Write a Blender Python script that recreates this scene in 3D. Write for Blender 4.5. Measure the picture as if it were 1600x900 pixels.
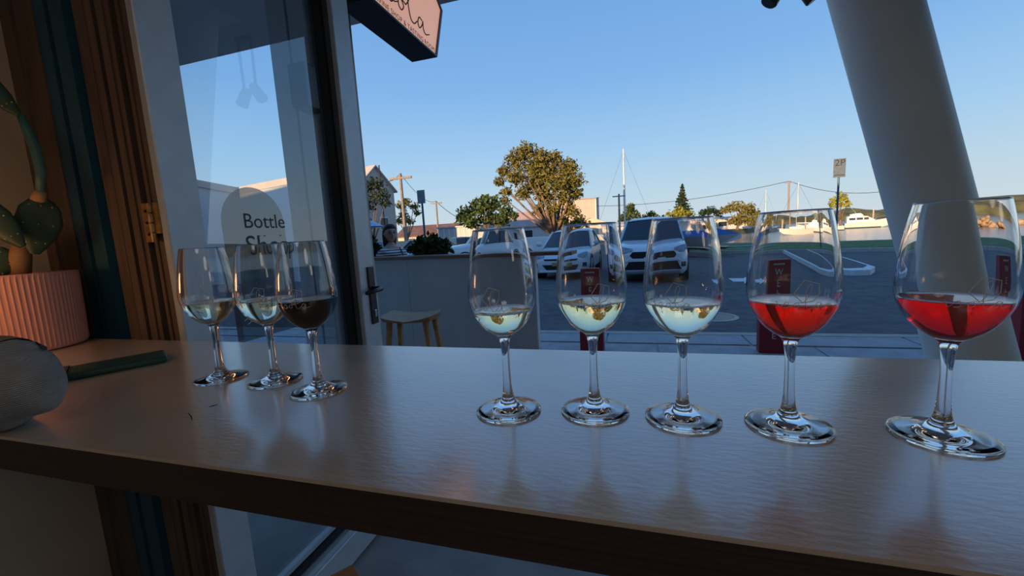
import bpy, bmesh, math, random
from mathutils import Vector, Matrix
from math import sin, cos, tan, pi, radians, hypot, atan2

S = bpy.context.scene
C = S.collection
for o in list(bpy.data.objects):
    bpy.data.objects.remove(o)

# ------------------------------------------------------------------ camera
TH = 1.08                                   # height of the bar top above the floor
EYE = Vector((0.0, 0.0, TH + 0.20686))
YAW, PIT, ROL, FPX = -0.2886, 0.12798, -0.057085, 637.745
fw = Vector((sin(YAW) * cos(PIT), cos(YAW) * cos(PIT), -sin(PIT)))
rt = Vector((cos(YAW), -sin(YAW), 0))
up = rt.cross(fw)
R_ = rt * cos(ROL) + up * sin(ROL)
U_ = -rt * sin(ROL) + up * cos(ROL)
cam = bpy.data.cameras.new('camera')
cam.sensor_width = 36.0
cam.lens = FPX / 1600 * 36.0
cam.clip_start = 0.02
cam.clip_end = 3000
cob = bpy.data.objects.new('camera', cam)
C.objects.link(cob)
m3 = Matrix((R_, U_, -fw)).transposed()
cob.matrix_world = Matrix.Translation(EYE) @ m3.to_4x4()
S.camera = cob


def ray(x, y):
    return fw + R_ * ((x - 800) / FPX) - U_ * ((y - 450) / FPX)


def onz(x, y, z):                           # a point seen at (x, y) that lies at height z
    d = ray(x, y)
    return EYE + d * ((z - EYE.z) / d.z)


def ony(x, y, Y):                           # ... that lies Y metres out from the camera wall
    d = ray(x, y)
    return EYE + d * (Y / d.y)


# ------------------------------------------------------------------ sky, sun, exposure
W = bpy.data.worlds.new('evening_sky')
S.world = W
W.use_nodes = True
nt = W.node_tree
nt.nodes.clear()
out = nt.nodes.new('ShaderNodeOutputWorld')
bg = nt.nodes.new('ShaderNodeBackground')
tc = nt.nodes.new('ShaderNodeTexCoord')
sx = nt.nodes.new('ShaderNodeSeparateXYZ')
rp = nt.nodes.new('ShaderNodeValToRGB')
nt.links.new(tc.outputs['Generated'], sx.inputs[0])
nt.links.new(sx.outputs['Z'], rp.inputs[0])
nt.links.new(rp.outputs[0], bg.inputs[0])
nt.links.new(bg.outputs[0], out.inputs[0])
cr = rp.color_ramp
cr.elements[0].position = 0.0
cr.elements[0].color = (0.62, 0.70, 0.74, 1)
cr.elements[1].position = 1.0
cr.elements[1].color = (0.07, 0.20, 0.52, 1)
for p_, c_ in ((0.08, (0.51, 0.68, 0.80)), (0.18, (0.36, 0.60, 0.86)), (0.32, (0.225, 0.46, 0.82)), (0.55, (0.14, 0.345, 0.72))):
    e = cr.elements.new(p_)
    e.color = (*c_, 1)
bg.inputs[1].default_value = 1.0

sun = bpy.data.lights.new('sun', 'SUN')
sun.energy = 6.5
sun.angle = radians(0.6)
sun.color = (1.0, 0.66, 0.34)
sob = bpy.data.objects.new('sun', sun)
C.objects.link(sob)
SUN_EL = radians(8.5)
SUN_AZ = radians(26)                        # low behind the café, off to its left
sd = Vector((sin(SUN_AZ) * cos(SUN_EL), cos(SUN_AZ) * cos(SUN_EL), -sin(SUN_EL)))
sob.rotation_euler = (-sd).to_track_quat('Z', 'Y').to_euler()
sob.location = (-20, -40, 30)

vs = S.view_settings
vs.view_transform = 'Standard'
vs.look = 'None'
vs.exposure = 0.0
vs.gamma = 1.0
vs.use_curve_mapping = False
cy = S.cycles
cy.max_bounces = 16
cy.transmission_bounces = 16
cy.transparent_max_bounces = 16
cy.glossy_bounces = 6
cy.diffuse_bounces = 4
cy.sample_clamp_indirect = 6.0
cy.use_denoising = True

# ------------------------------------------------------------------ materials
MATS = {}


def mat(name, col, rough=0.6, metal=0.0, var=0.12, scale=8.0, bump=0.0, bscale=60.0, spec=0.5, stretch=None, coat=0.0, emit=None, estr=0.0):
    """Principled material whose base colour wanders a little (noise in object space)."""
    if name in MATS:
        return MATS[name]
    m = bpy.data.materials.new(name)
    m.use_nodes = True
    n = m.node_tree.nodes
    L = m.node_tree.links
    b = n['Principled BSDF']
    b.inputs['Roughness'].default_value = rough
    b.inputs['Metallic'].default_value = metal
    b.inputs['Specular IOR Level'].default_value = spec
    b.inputs['Coat Weight'].default_value = coat
    b.inputs['Coat Roughness'].default_value = 0.08
    t = n.new('ShaderNodeTexCoord')
    src = t.outputs['Object']
    if stretch:
        mp = n.new('ShaderNodeMapping')
        mp.inputs['Scale'].default_value = stretch
        L.new(src, mp.inputs[0])
        src = mp.outputs[0]
    nz = n.new('ShaderNodeTexNoise')
    nz.inputs['Scale'].default_value = scale
    nz.inputs['Detail'].default_value = 4
    L.new(src, nz.inputs['Vector'])
    r = n.new('ShaderNodeValToRGB')
    r.color_ramp.elements[0].position = 0.3
    r.color_ramp.elements[1].position = 0.7
    r.color_ramp.elements[0].color = (*[c * (1 - var) for c in col], 1)
    r.color_ramp.elements[1].color = (*[min(1, c * (1 + var)) for c in col], 1)
    L.new(nz.outputs['Fac'], r.inputs[0])
    L.new(r.outputs[0], b.inputs['Base Color'])
    if bump:
        nb = n.new('ShaderNodeTexNoise')
        nb.inputs['Scale'].default_value = bscale
        nb.inputs['Detail'].default_value = 3
        L.new(src, nb.inputs['Vector'])
        bp = n.new('ShaderNodeBump')
        bp.inputs['Strength'].default_value = bump
        bp.inputs['Distance'].default_value = 0.01
        L.new(nb.outputs['Fac'], bp.inputs['Height'])
        L.new(bp.outputs[0], b.inputs['Normal'])
    if emit:
        b.inputs['Emission Color'].default_value = (*emit, 1)
        b.inputs['Emission Strength'].default_value = estr
    MATS[name] = m
    return m


def glassmat(name, col=(1, 1, 1), ior=1.46, absorb=None, dens=0.0):
    m = bpy.data.materials.new(name)
    m.use_nodes = True
    n = m.node_tree.nodes
    L = m.node_tree.links
    n.clear()
    o = n.new('ShaderNodeOutputMaterial')
    g = n.new('ShaderNodeBsdfGlass')
    g.inputs['Color'].default_value = (*col, 1)
    g.inputs['IOR'].default_value = ior
    g.inputs['Roughness'].default_value = 0.0
    L.new(g.outputs[0], o.inputs['Surface'])
    if absorb:
        v = n.new('ShaderNodeVolumeAbsorption')
        v.inputs['Color'].default_value = (*absorb, 1)
        v.inputs['Density'].default_value = dens
        L.new(v.outputs[0], o.inputs['Volume'])
    MATS[name] = m
    return m


def panemat(name, tint, ior=1.9, gloss=0.0):
    """Flat architectural glass: clear with a Fresnel reflection."""
    m = bpy.data.materials.new(name)
    m.use_nodes = True
    n = m.node_tree.nodes
    L = m.node_tree.links
    n.clear()
    o = n.new('ShaderNodeOutputMaterial')
    tr = n.new('ShaderNodeBsdfTransparent')
    tr.inputs[0].default_value = (*tint, 1)
    gl = n.new('ShaderNodeBsdfGlossy')
    gl.inputs['Roughness'].default_value = gloss
    gl.inputs['Color'].default_value = (1, 1, 1, 1)
    fr = n.new('ShaderNodeFresnel')
    fr.inputs['IOR'].default_value = ior
    mx = n.new('ShaderNodeMixShader')
    L.new(fr.outputs[0], mx.inputs[0])
    L.new(tr.outputs[0], mx.inputs[1])
    L.new(gl.outputs[0], mx.inputs[2])
    L.new(mx.outputs[0], o.inputs['Surface'])
    MATS[name] = m
    return m


def filmmat(name, col, alpha):
    """A thin printed film on glass."""
    m = bpy.data.materials.new(name)
    m.use_nodes = True
    n = m.node_tree.nodes
    L = m.node_tree.links
    n.clear()
    o = n.new('ShaderNodeOutputMaterial')
    tr = n.new('ShaderNodeBsdfTransparent')
    df = n.new('ShaderNodeBsdfDiffuse')
    df.inputs[0].default_value = (*col, 1)
    mx = n.new('ShaderNodeMixShader')
    mx.inputs[0].default_value = alpha
    L.new(tr.outputs[0], mx.inputs[1])
    L.new(df.outputs[0], mx.inputs[2])
    L.new(mx.outputs[0], o.inputs['Surface'])
    MATS[name] = m
    return m


# ------------------------------------------------------------------ mesh helpers
def NB():
    return bmesh.new()


def bx(bm, x0, x1, y0, y1, z0, z1):
    v = [bm.verts.new(p) for p in ((x0, y0, z0), (x1, y0, z0), (x1, y1, z0), (x0, y1, z0), (x0, y0, z1), (x1, y0, z1), (x1, y1, z1), (x0, y1, z1))]
    for f in ((0, 3, 2, 1), (4, 5, 6, 7), (0, 1, 5, 4), (1, 2, 6, 5), (2, 3, 7, 6), (3, 0, 4, 7)):
        bm.faces.new([v[i] for i in f])
    return bm


def prism(bm, poly, z0, z1):
    """Extrude an (x, y) polygon from z0 to z1."""
    a = [bm.verts.new((p[0], p[1], z0)) for p in poly]
    b = [bm.verts.new((p[0], p[1], z1)) for p in poly]
    n = len(poly)
    bm.faces.new(a[::-1])
    bm.faces.new(b)
    for i in range(n):
        bm.faces.new((a[i], a[(i + 1) % n], b[(i + 1) % n], b[i]))
    return bm


def prism_yz(bm, poly, x0, x1):
    a = [bm.verts.new((x0, p[0], p[1])) for p in poly]
    b = [bm.verts.new((x1, p[0], p[1])) for p in poly]
    n = len(poly)
    bm.faces.new(a[::-1])
    bm.faces.new(b)
    for i in range(n):
        bm.faces.new((a[i], a[(i + 1) % n], b[(i + 1) % n], b[i]))
    bmesh.ops.recalc_face_normals(bm, faces=bm.faces)
    return bm


def prism_xz(bm, poly, y0, y1):
    a = [bm.verts.new((p[0], y0, p[1])) for p in poly]
    b = [bm.verts.new((p[0], y1, p[1])) for p in poly]
    n = len(poly)
    bm.faces.new(a)
    bm.faces.new(b[::-1])
    for i in range(n):
        bm.faces.new((a[(i + 1) % n], a[i], b[i], b[(i + 1) % n]))
    bmesh.ops.recalc_face_normals(bm, faces=bm.faces)
    return bm


def tube(bm, pts, rad, n=8, cap=True):
    """A tube along pts; rad is one radius or one for each point."""
    pts = [Vector(p) for p in pts]
    if not isinstance(rad, (list, tuple)):
        rad = [rad] * len(pts)
    rings = []
    ref = None
    for i, p in enumerate(pts):
        if i == 0:
            d = pts[1] - p
        elif i == len(pts) - 1:
            d = p - pts[i - 1]
        else:
            d = (pts[i + 1] - pts[i - 1])
        d.normalize()
        if ref is None:
            ref = Vector((0, 0, 1)) if abs(d.z) < 0.9 else Vector((1, 0, 0))
        s = d.cross(ref)
        if s.length < 1e-4:
            s = d.cross(Vector((0.3, 1, 0.2)))
        s.normalize()
        t = s.cross(d).normalized()
        ref = t
        rings.append([bm.verts.new(p + (s * cos(2 * pi * k / n) + t * sin(2 * pi * k / n)) * rad[i]) for k in range(n)])
    for a, b in zip(rings, rings[1:]):
        for k in range(n):
            bm.faces.new((a[k], a[(k + 1) % n], b[(k + 1) % n], b[k]))
    if cap:
        bm.faces.new(rings[0][::-1])
        bm.faces.new(rings[-1])
    bmesh.ops.recalc_face_normals(bm, faces=bm.faces)
    return bm


def lathe(bm, prof, n=32, cx=0, cy_=0, closed=False):
    """Spin an (r, z) profile about the z axis."""
    rings = []
    for r, z in prof:
        if r < 1e-6:
            rings.append([bm.verts.new((cx, cy_, z))])
        else:
            rings.append([bm.verts.new((cx + r * cos(2 * pi * k / n), cy_ + r * sin(2 * pi * k / n), z)) for k in range(n)])
    pairs = list(zip(rings, rings[1:]))
    if closed:
        pairs.append((rings[-1], rings[0]))
    for a, b in pairs:
        for k in range(n):
            q = (k + 1) % n
            if len(a) == 1 and len(b) == 1:
                continue
            if len(a) == 1:
                bm.faces.new((a[0], b[q], b[k]))
            elif len(b) == 1:
                bm.faces.new((a[k], a[q], b[0]))
            else:
                bm.faces.new((a[k], a[q], b[q], b[k]))
    bmesh.ops.recalc_face_normals(bm, faces=bm.faces)
    return bm


def ball(bm, c, r, sx=1, sy=1, sz=1, seg=12, rings=8):
    mtx = Matrix.Translation(Vector(c)) @ Matrix.Diagonal((sx, sy, sz, 1))
    bmesh.ops.create_uvsphere(bm, u_segments=seg, v_segments=rings, radius=r, matrix=mtx)
    return bm


def loft(bm, rings, cap=True, closed=True):
    vr = [[bm.verts.new(p) for p in r] for r in rings]
    n = len(vr[0])
    for a, b in zip(vr, vr[1:]):
        for k in range(n if closed else n - 1):
            bm.faces.new((a[k], a[(k + 1) % n], b[(k + 1) % n], b[k]))
    if cap:
        bm.faces.new(vr[0][::-1])
        bm.faces.new(vr[-1])
    bmesh.ops.recalc_face_normals(bm, faces=bm.faces)
    return bm


def bev(bm, w, seg=2):
    bmesh.ops.bevel(bm, geom=list(bm.edges), offset=w, segments=seg, affect='EDGES', profile=0.5)
    return bm


def rot(bm, ang, axis='Z', c=(0, 0, 0)):
    bmesh.ops.rotate(bm, cent=c, matrix=Matrix.Rotation(ang, 3, axis), verts=bm.verts)
    return bm


def mov(bm, v):
    bmesh.ops.translate(bm, vec=v, verts=bm.verts)
    return bm


def obj(name, bm, m, parent=None, smooth=False, loc=None):
    me = bpy.data.meshes.new(name)
    bm.to_mesh(me)
    bm.free()
    o = bpy.data.objects.new(name, me)
    C.objects.link(o)
    if m is not None:
        me.materials.append(MATS[m] if isinstance(m, str) else m)
    if smooth:
        for f in me.polygons:
            f.use_smooth = True
    if smooth == 'auto':
        me.set_sharp_from_angle(angle=radians(35))
    if parent is not None:
        o.parent = parent
    if loc is not None:
        o.location = loc
    return o


def tag(o, label, cat, group=None):
    o['label'] = label
    o['category'] = cat
    if group:
        o['group'] = group
    return o


def thing(name, label, cat, loc=(0, 0, 0), rz=0.0, group=None):
    o = bpy.data.objects.new(name, None)
    o.empty_display_size = 0.05
    C.objects.link(o)
    o.location = loc
    o.rotation_euler = (0, 0, rz)
    return tag(o, label, cat, group)


def struct(name, bm, m, parent=None, label=None, smooth=False):
    o = obj(name, bm, m, parent, smooth)
    if parent is None:
        o['kind'] = 'structure'
        if label:
            o['label'] = label
    return o


def dup(root, loc=None, rz=None, label=None, group=None):
    r = root.copy()
    C.objects.link(r)
    if loc is not None:
        r.location = loc
    if rz is not None:
        r.rotation_euler = (0, 0, rz)
    if label:
        r['label'] = label
    if group:
        r['group'] = group
    for ch in list(root.children):
        c = ch.copy()
        C.objects.link(c)
        c.parent = r
        for g in list(ch.children):
            d = g.copy()
            C.objects.link(d)
            d.parent = c
    return r


def realise(o):
    """Bake an object's modifiers into plain mesh data."""
    dg = bpy.context.evaluated_depsgraph_get()
    dg.update()
    ev = o.evaluated_get(dg)
    me = bpy.data.meshes.new_from_object(ev)
    old = o.data
    o.modifiers.clear()
    o.data = me
    bpy.data.meshes.remove(old)
    return o


def text_mesh(body, size, extrude=0.0008, align='CENTER', spacing=1.0):
    cu = bpy.data.curves.new('lettering', 'FONT')
    cu.body = body
    cu.size = size
    cu.extrude = extrude
    cu.align_x = align
    cu.align_y = 'BOTTOM_BASELINE'
    cu.space_character = spacing
    cu.resolution_u = 4
    t = bpy.data.objects.new('lettering', cu)
    C.objects.link(t)
    dg = bpy.context.evaluated_depsgraph_get()
    dg.update()
    me = bpy.data.meshes.new_from_object(t.evaluated_get(dg))
    bpy.data.objects.remove(t)
    bpy.data.curves.remove(cu)
    return me


def text_obj(name, body, size, m, parent, matrix, extrude=0.0008, spacing=1.0, align='CENTER'):
    me = text_mesh(body, size, extrude, align, spacing)
    me.materials.clear()
    me.materials.append(MATS[m])
    o = bpy.data.objects.new(name, me)
    C.objects.link(o)
    o.parent = parent
    o.matrix_local = matrix
    return o


# flat lettering: x -> reading direction, y -> up, z -> out of the face
def frame(org, xd, yd):
    xd = Vector(xd).normalized()
    yd = Vector(yd).normalized()
    zd = xd.cross(yd)
    M = Matrix((xd, yd, zd)).transposed().to_4x4()
    return Matrix.Translation(Vector(org)) @ M


rnd = random.Random(7)

# ------------------------------------------------------------------ shared materials
mat('plaster', (0.42, 0.35, 0.28), 0.85, var=0.10, scale=3, bump=0.25, bscale=18)
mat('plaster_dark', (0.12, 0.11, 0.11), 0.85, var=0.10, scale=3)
mat('ceiling_paint', (0.55, 0.53, 0.50), 0.8)
mat('white_render', (0.72, 0.71, 0.70), 0.8, var=0.05, scale=2)
mat('soffit_paint', (0.58, 0.56, 0.55), 0.7, var=0.05, scale=2)
mat('concrete_floor', (0.30, 0.30, 0.30), 0.6, var=0.18, scale=5, bump=0.1)
mat('slab_concrete', (0.38, 0.385, 0.39), 0.8, var=0.15, scale=6, bump=0.2, bscale=90)
mat('kerb_concrete', (0.46, 0.42, 0.36), 0.85, var=0.15, scale=9)
mat('asphalt', (0.115, 0.112, 0.115), 0.9, var=0.28, scale=5, bump=0.6, bscale=160)
mat('bitumen_joint', (0.02, 0.02, 0.022), 0.9)
mat('grass', (0.085, 0.15, 0.035), 0.9, var=0.4, scale=2.5, bump=0.8, bscale=30)
mat('dry_land', (0.22, 0.20, 0.10), 0.9, var=0.3, scale=0.4)
mat('road_paint', (0.72, 0.72, 0.70), 0.7, var=0.12, scale=12)
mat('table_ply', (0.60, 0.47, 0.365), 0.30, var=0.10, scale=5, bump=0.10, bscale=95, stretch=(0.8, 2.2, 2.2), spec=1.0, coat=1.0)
MATS['table_ply'].node_tree.nodes['Principled BSDF'].inputs['Coat IOR'].default_value = 2.5
MATS['table_ply'].node_tree.nodes['Principled BSDF'].inputs['Coat Roughness'].default_value = 0.17
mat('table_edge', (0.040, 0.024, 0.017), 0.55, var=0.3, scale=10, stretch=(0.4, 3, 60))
mat('timber_dark', (0.095, 0.070, 0.054), 0.6, var=0.25, scale=9, stretch=(9, 9, 0.6))
mat('timber_reddish', (0.125, 0.085, 0.064), 0.55, var=0.25, scale=9, stretch=(9, 9, 0.6))
mat('frame_blue', (0.018, 0.085, 0.14), 0.45, var=0.1)
mat('gap_black', (0.008, 0.008, 0.009), 0.8)
mat('aluminium', (0.52, 0.58, 0.64), 0.42, metal=0.25, var=0.06, scale=20)
mat('aluminium_shaded', (0.12, 0.135, 0.15), 0.45, metal=0.3)  # shade on the door frame's inner sides, put into a darker aluminium
mat('rubber_black', (0.01, 0.01, 0.011), 0.5)
mat('black_metal', (0.016, 0.017, 0.019), 0.38, var=0.1)
mat('steel', (0.7, 0.7, 0.7), 0.25, metal=1.0)
mat('brass', (0.42, 0.27, 0.12), 0.42, metal=0.8, var=0.3, scale=60)
mat('column_paint', (0.76, 0.86, 0.88), 0.45, var=0.04, scale=3, bump=0.06, bscale=40)
mat('panel_grey', (0.56, 0.60, 0.63), 0.7, var=0.06, scale=3)
mat('white_trim', (0.78, 0.79, 0.80), 0.5)
mat('bar_wood', (0.25, 0.13, 0.085), 0.5, var=0.2, scale=7, stretch=(0.5, 6, 6))
mat('stool_wood', (0.44, 0.22, 0.08), 0.45, var=0.22, scale=8, stretch=(1, 6, 6))
mat('letter_dark', (0.045, 0.05, 0.055), 0.7)
mat('letter_white', (0.75, 0.75, 0.75), 0.6)
panemat('door_glass', (0.84, 0.90, 0.93), 2.2)
filmmat('pane_clear', (0.5, 0.5, 0.5), 0.0)
filmmat('arch_film', (0.22, 0.30, 0.31), 0.60)
filmmat('letter_film', (0.05, 0.065, 0.07), 0.50)

# ------------------------------------------------------------------ room shell
WX = -1.56                                   # inner face of the left wall
FY = 0.745                                   # line of the shopfront
struct('floor', bx(NB(), -1.9, 6.0, -5.2, FY, -0.10, 0.0), 'concrete_floor')
struct('wall_left', bx(NB(), WX - 0.25, WX, -5.2, 0.98, 0, 3.0), 'plaster')
struct('wall_back', bx(NB(), WX - 0.25, 6.0, -5.4, -5.2, 0, 3.0), 'plaster_dark')
struct('wall_right', bx(NB(), 5.8, 6.0, -5.2, 0.98, 0, 3.0), 'plaster_dark')
struct('ceiling', bx(NB(), WX - 0.25, 6.0, -5.4, FY, 2.9, 3.1), 'ceiling_paint')
b = NB()
bx(b, -48, 24, -9.0, 0.98, 3.1, 5.9)          # unseen roof block over the row, made long and high to shade the road
struct('roof', b, 'white_render')
struct('wall_wing', bx(NB(), -48, WX - 0.25, -9.0, 0.98, 0, 3.1), 'white_render', label='neighbouring shopfront wall to the left of the tasting room')
struct('wall_wing_right', bx(NB(), 6.0, 24, -9.0, 0.98, 0, 3.1), 'white_render', label='shopfront wall to the right of the tasting room')
struct('trim_1', bx(NB(), WX, 5.8, FY, 0.98, 2.55, 3.1), 'frame_blue')      # header over the opening

# canopy over the footpath with its beams
cn = struct('canopy', bx(NB(), -12, 14, 0.98, 3.35, 3.2, 3.42), 'soffit_paint')
for i in range(11):
    xb = -7.9 + i * 1.9
    obj('beam', bx(NB(), xb - 0.09, xb + 0.09, 0.98, 2.7, 3.06, 3.2), 'soffit_paint', cn)

# ------------------------------------------------------------------ ground
fp = struct('footpath', bx(NB(), -40, 40, FY, 5.18, -0.30, -0.012), 'concrete_floor', label='concrete footpath outside the opening')
slabA = None
x = -6.3
k = 0
while x < 9.5:
    for (y0, y1, mname, nm) in ((4.72, 5.12, 'slab_concrete', 'kerb_slab'), (3.9, 4.68, 'slab_concrete', 'paving_slab')):
        s = bx(NB(), 0.012, 1.488, y0, y1, -0.02, 0.0 if nm == 'kerb_slab' else -0.004)
        o = obj(nm, s, mname, fp)
        o.location = (x + (0.0 if nm == 'kerb_slab' else 0.55), 0, 0)
    x += 1.5
kb = struct('kerb', bx(NB(), -40, 40, 5.12, 5.24, -0.30, 0.004), 'kerb_concrete', label='pale kerb along the near side of the road')
RZ = -0.12
struct('road', prism(NB(), [(-90, 5.24), (42, 5.24), (34, 8.66), (1.5, 21.985), (3.0, 31), (8.3, 60), (-90, 60)], -0.5, RZ), 'asphalt', label='dark asphalt road')
# far kerb and lawn (runs slightly askew to the shopfront)
def far(xx, off=0.0):
    return 22.6 - 0.41 * xx + off
poly = [(1.5, far(1.5)), (34, far(34)), (60, 0.0), (70, 2.0), (36, far(34) + 7.5), (4.5, far(1.5) + 6.0)]
pk = [(1.5, far(1.5)), (34, far(34)), (34, far(34, 0.3)), (1.5, far(1.5, 0.3))]
struct('kerb_far', prism(NB(), pk, -0.3, 0.03), 'kerb_concrete', label='kerb on the far side of the road')
pl = [(1.5, far(1.5, 0.3)), (34, far(34, 0.3)), (34, far(34, 6.6)), (9, far(9, 6.6)), (3.0, far(1.5, 9.0))]
struct('lawn', prism(NB(), pl, -0.3, 0.05), 'grass', label='strip of shaded grass between road and water')

# the bay and the land round it
wm = bpy.data.materials.new('bay_water')
wm.use_nodes = True
MATS['bay_water'] = wm
wn = wm.node_tree.nodes
wl = wm.node_tree.links
wb = wn['Principled BSDF']
wb.inputs['Base Color'].default_value = (0.055, 0.085, 0.11, 1)
wb.inputs['Roughness'].default_value = 0.12
wb.inputs['IOR'].default_value = 1.33
tcn = wn.new('ShaderNodeTexCoord')
mpn = wn.new('ShaderNodeMapping')
mpn.inputs['Scale'].default_value = (0.8, 1.6, 1)
nzn = wn.new('ShaderNodeTexNoise')
nzn.inputs['Scale'].default_value = 1.5
nzn.inputs['Detail'].default_value = 5
bpn = wn.new('ShaderNodeBump')
bpn.inputs['Strength'].default_value = 0.45
bpn.inputs['Distance'].default_value = 0.12
wl.new(tcn.outputs['Object'], mpn.inputs[0])
wl.new(mpn.outputs[0], nzn.inputs['Vector'])
wl.new(nzn.outputs['Fac'], bpn.inputs['Height'])
wl.new(bpn.outputs[0], wb.inputs['Normal'])
WZ = -1.3
struct('bay', prism(NB(), [(-300, 10), (900, -500), (1400, 900), (-300, 900)], WZ - 0.5, WZ), 'bay_water', label='calm water of the bay')
struct('land', prism(NB(), [(-400, 59.9), (8.3, 59.9), (13.5, 95), (30, 118), (46, 150), (60, 900), (-400, 900)], -3, -0.2), 'dry_land', label='low land behind the houses and trees')
struct('land_near', prism(NB(), [(-400, 12), (-90, 12), (-90, 60), (-400, 60)], -3, -0.2), 'dry_land', label='land far to the left of the road')
cut = [(-90, 5.24), (90, 5.24)]

# ------------------------------------------------------------------ bar top
bt = thing('bar_counter', 'long brown plywood bar top set across the shopfront opening', 'counter', (0, 0, 0))
tp = NB()
bx(tp, WX, 2.55, 0.275, 0.699, TH - 0.004, TH)
obj('worktop', tp, 'table_ply', bt)
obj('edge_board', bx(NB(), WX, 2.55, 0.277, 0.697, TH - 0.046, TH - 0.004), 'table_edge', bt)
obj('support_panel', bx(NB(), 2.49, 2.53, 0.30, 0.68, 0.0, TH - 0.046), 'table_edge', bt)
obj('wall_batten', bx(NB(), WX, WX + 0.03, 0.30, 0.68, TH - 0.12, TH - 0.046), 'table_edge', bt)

mat('scratch_dark', (0.05, 0.03, 0.02), 0.8)
for sc in (((294, 645), (299, 651), (300, 656)), ((326, 636), (333, 634), (340, 632))):
    obj('scratch', tube(NB(), [tuple(onz(a_, b_, TH + 0.0002)) for a_, b_ in sc], [0.0004, 0.0008, 0.0004], 5), 'scratch_dark', bt)

# ------------------------------------------------------------------ jamb of the folding doors (left)
def jx(px_, yy):                              # x where the sight line through (px, 300) meets the plane Y = yy
    return ony(px_, 300, yy).x
jb = thing('door_jamb', 'stack of brown timber and dark blue metal door frames at the left wall', 'door frame', (0, 0, 0))
jb['kind'] = 'structure'
strips = [('timber_trim', 34, 70, 0.735, 'timber_dark'), ('timber_trim', 71, 104, 0.742, 'timber_dark'),
          ('metal_frame', 106, 122, 0.745, 'frame_blue'), ('gap', 122, 129, 0.80, 'gap_black'), ('metal_frame', 129, 149, 0.745, 'frame_blue'),
          ('gap', 149, 166, 0.80, 'gap_black'), ('timber_post', 164, 180, 0.752, 'timber_reddish'), ('timber_post', 181, 192, 0.748, 'timber_reddish'),
          ('gap', 192, 200, 0.775, 'timber_dark'), ('timber_post', 198, 208, 0.745, 'timber_reddish'), ('timber_post', 209, 218, 0.750, 'timber_reddish'),
          ('metal_frame', 218, 229, 0.785, 'frame_blue'), ('timber_post', 228, 233, 0.748, 'timber_reddish'), ('timber_post', 234, 243, 0.752, 'timber_reddish'),
          ('gap', 243, 254, 0.80, 'gap_black')]
for nm, p0, p1, yy, mm in strips:
    o = obj(nm, bx(NB(), jx(p0, yy), jx(p1, yy), yy, 0.835, 0, 2.55), mm, jb)
# hinge on the timber post
hg = thing('hinge', 'small worn brass hinge on the brown timber door post', 'hinge', (jx(234, 0.745), 0.745, 0))
zt = ony(226, 318, 0.745).z
zb = ony(244, 378, 0.745).z
obj('hinge_leaf', bx(NB(), -0.034, -0.004, -0.004, 0.0, zb, zt), 'brass', hg)
obj('hinge_leaf', bx(NB(), 0.004, 0.020, -0.004, 0.006, zb + 0.02, zt), 'brass', hg)
for q in range(4):
    z0 = zb + (zt - zb) * q / 4
    obj('knuckle', lathe(NB(), [(0, z0), (0.0062, z0), (0.0062, z0 + (zt - zb) / 4 - 0.003), (0, z0 + (zt - zb) / 4 - 0.003)], 12), 'brass', hg, loc=(0, -0.007, 0))
for q in range(3):
    obj('screw', lathe(NB(), [(0, -0.001), (0.004, -0.001), (0.003, 0.001), (0, 0.001)], 10), 'gap_black', hg, loc=(-0.020, -0.005, zb + (zt - zb) * (0.2 + 0.3 * q))).rotation_euler = (pi / 2, 0, 0)

# ------------------------------------------------------------------ glass door folded open, square to the shopfront
DX = -1.10                                    # face of the frame towards the room
DY0, DY1 = 0.746, 1.567
GX = -1.175
ZD = 2.50
dr = thing('glass_door', 'aluminium framed glass door folded open with arched decal', 'door', (0, 0, 0))
dr['kind'] = 'structure'
del dr['category']
dr.name = 'door_1'
n1 = DY0 + 0.092
f1 = DY1 - 0.104
obj('stile', bev(bx(NB(), DX - 0.024, DX, DY0, n1, 0.01, ZD), 0.003, 1), 'aluminium', dr)
obj('stile_back', bx(NB(), GX - 0.03, DX - 0.024, 0.815, n1, 0.01, ZD), 'aluminium_shaded', dr)
obj('stile_bead', bx(NB(), GX, GX + 0.05, n1, n1 + 0.010, 0.12, ZD - 0.1), 'aluminium_shaded', dr)
obj('stile', bev(bx(NB(), DX - 0.022, DX, f1, DY1, 0.01, ZD), 0.003, 1), 'aluminium', dr)
obj('stile_back', bx(NB(), GX - 0.03, DX - 0.022, f1 - 0.001, DY1, 0.01, ZD), 'aluminium_shaded', dr)
obj('seal', bx(NB(), GX - 0.005, GX + 0.033, f1 - 0.016, f1 - 0.001, 0.12, ZD - 0.1), 'rubber_black', dr)
obj('bottom_rail', bev(bx(NB(), GX - 0.03, DX, n1, f1, 0.01, 0.125), 0.003, 1), 'aluminium', dr)
for q in range(3):
    obj('bottom_bead', bx(NB(), GX, DX - 0.012 - 0.02 * q, n1 + 0.01, f1 - 0.016, 0.125 + 0.022 * q, 0.125 + 0.022 * q + 0.018), ('aluminium', 'rubber_black', 'aluminium')[q], dr)
obj('top_rail', bev(bx(NB(), GX - 0.03, DX, n1, f1, ZD - 0.10, ZD), 0.003, 1), 'aluminium', dr)
pane = obj('pane', bx(NB(), GX - 0.003, GX + 0.003, n1 + 0.001, f1 - 0.002, 0.126, ZD - 0.101), 'door_glass', dr)
pane.data.materials.append(MATS['pane_clear'])       # only the room side carries the reflection
for f in pane.data.polygons:
    f.material_index = 0 if f.normal.x > 0.5 else 1
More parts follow.
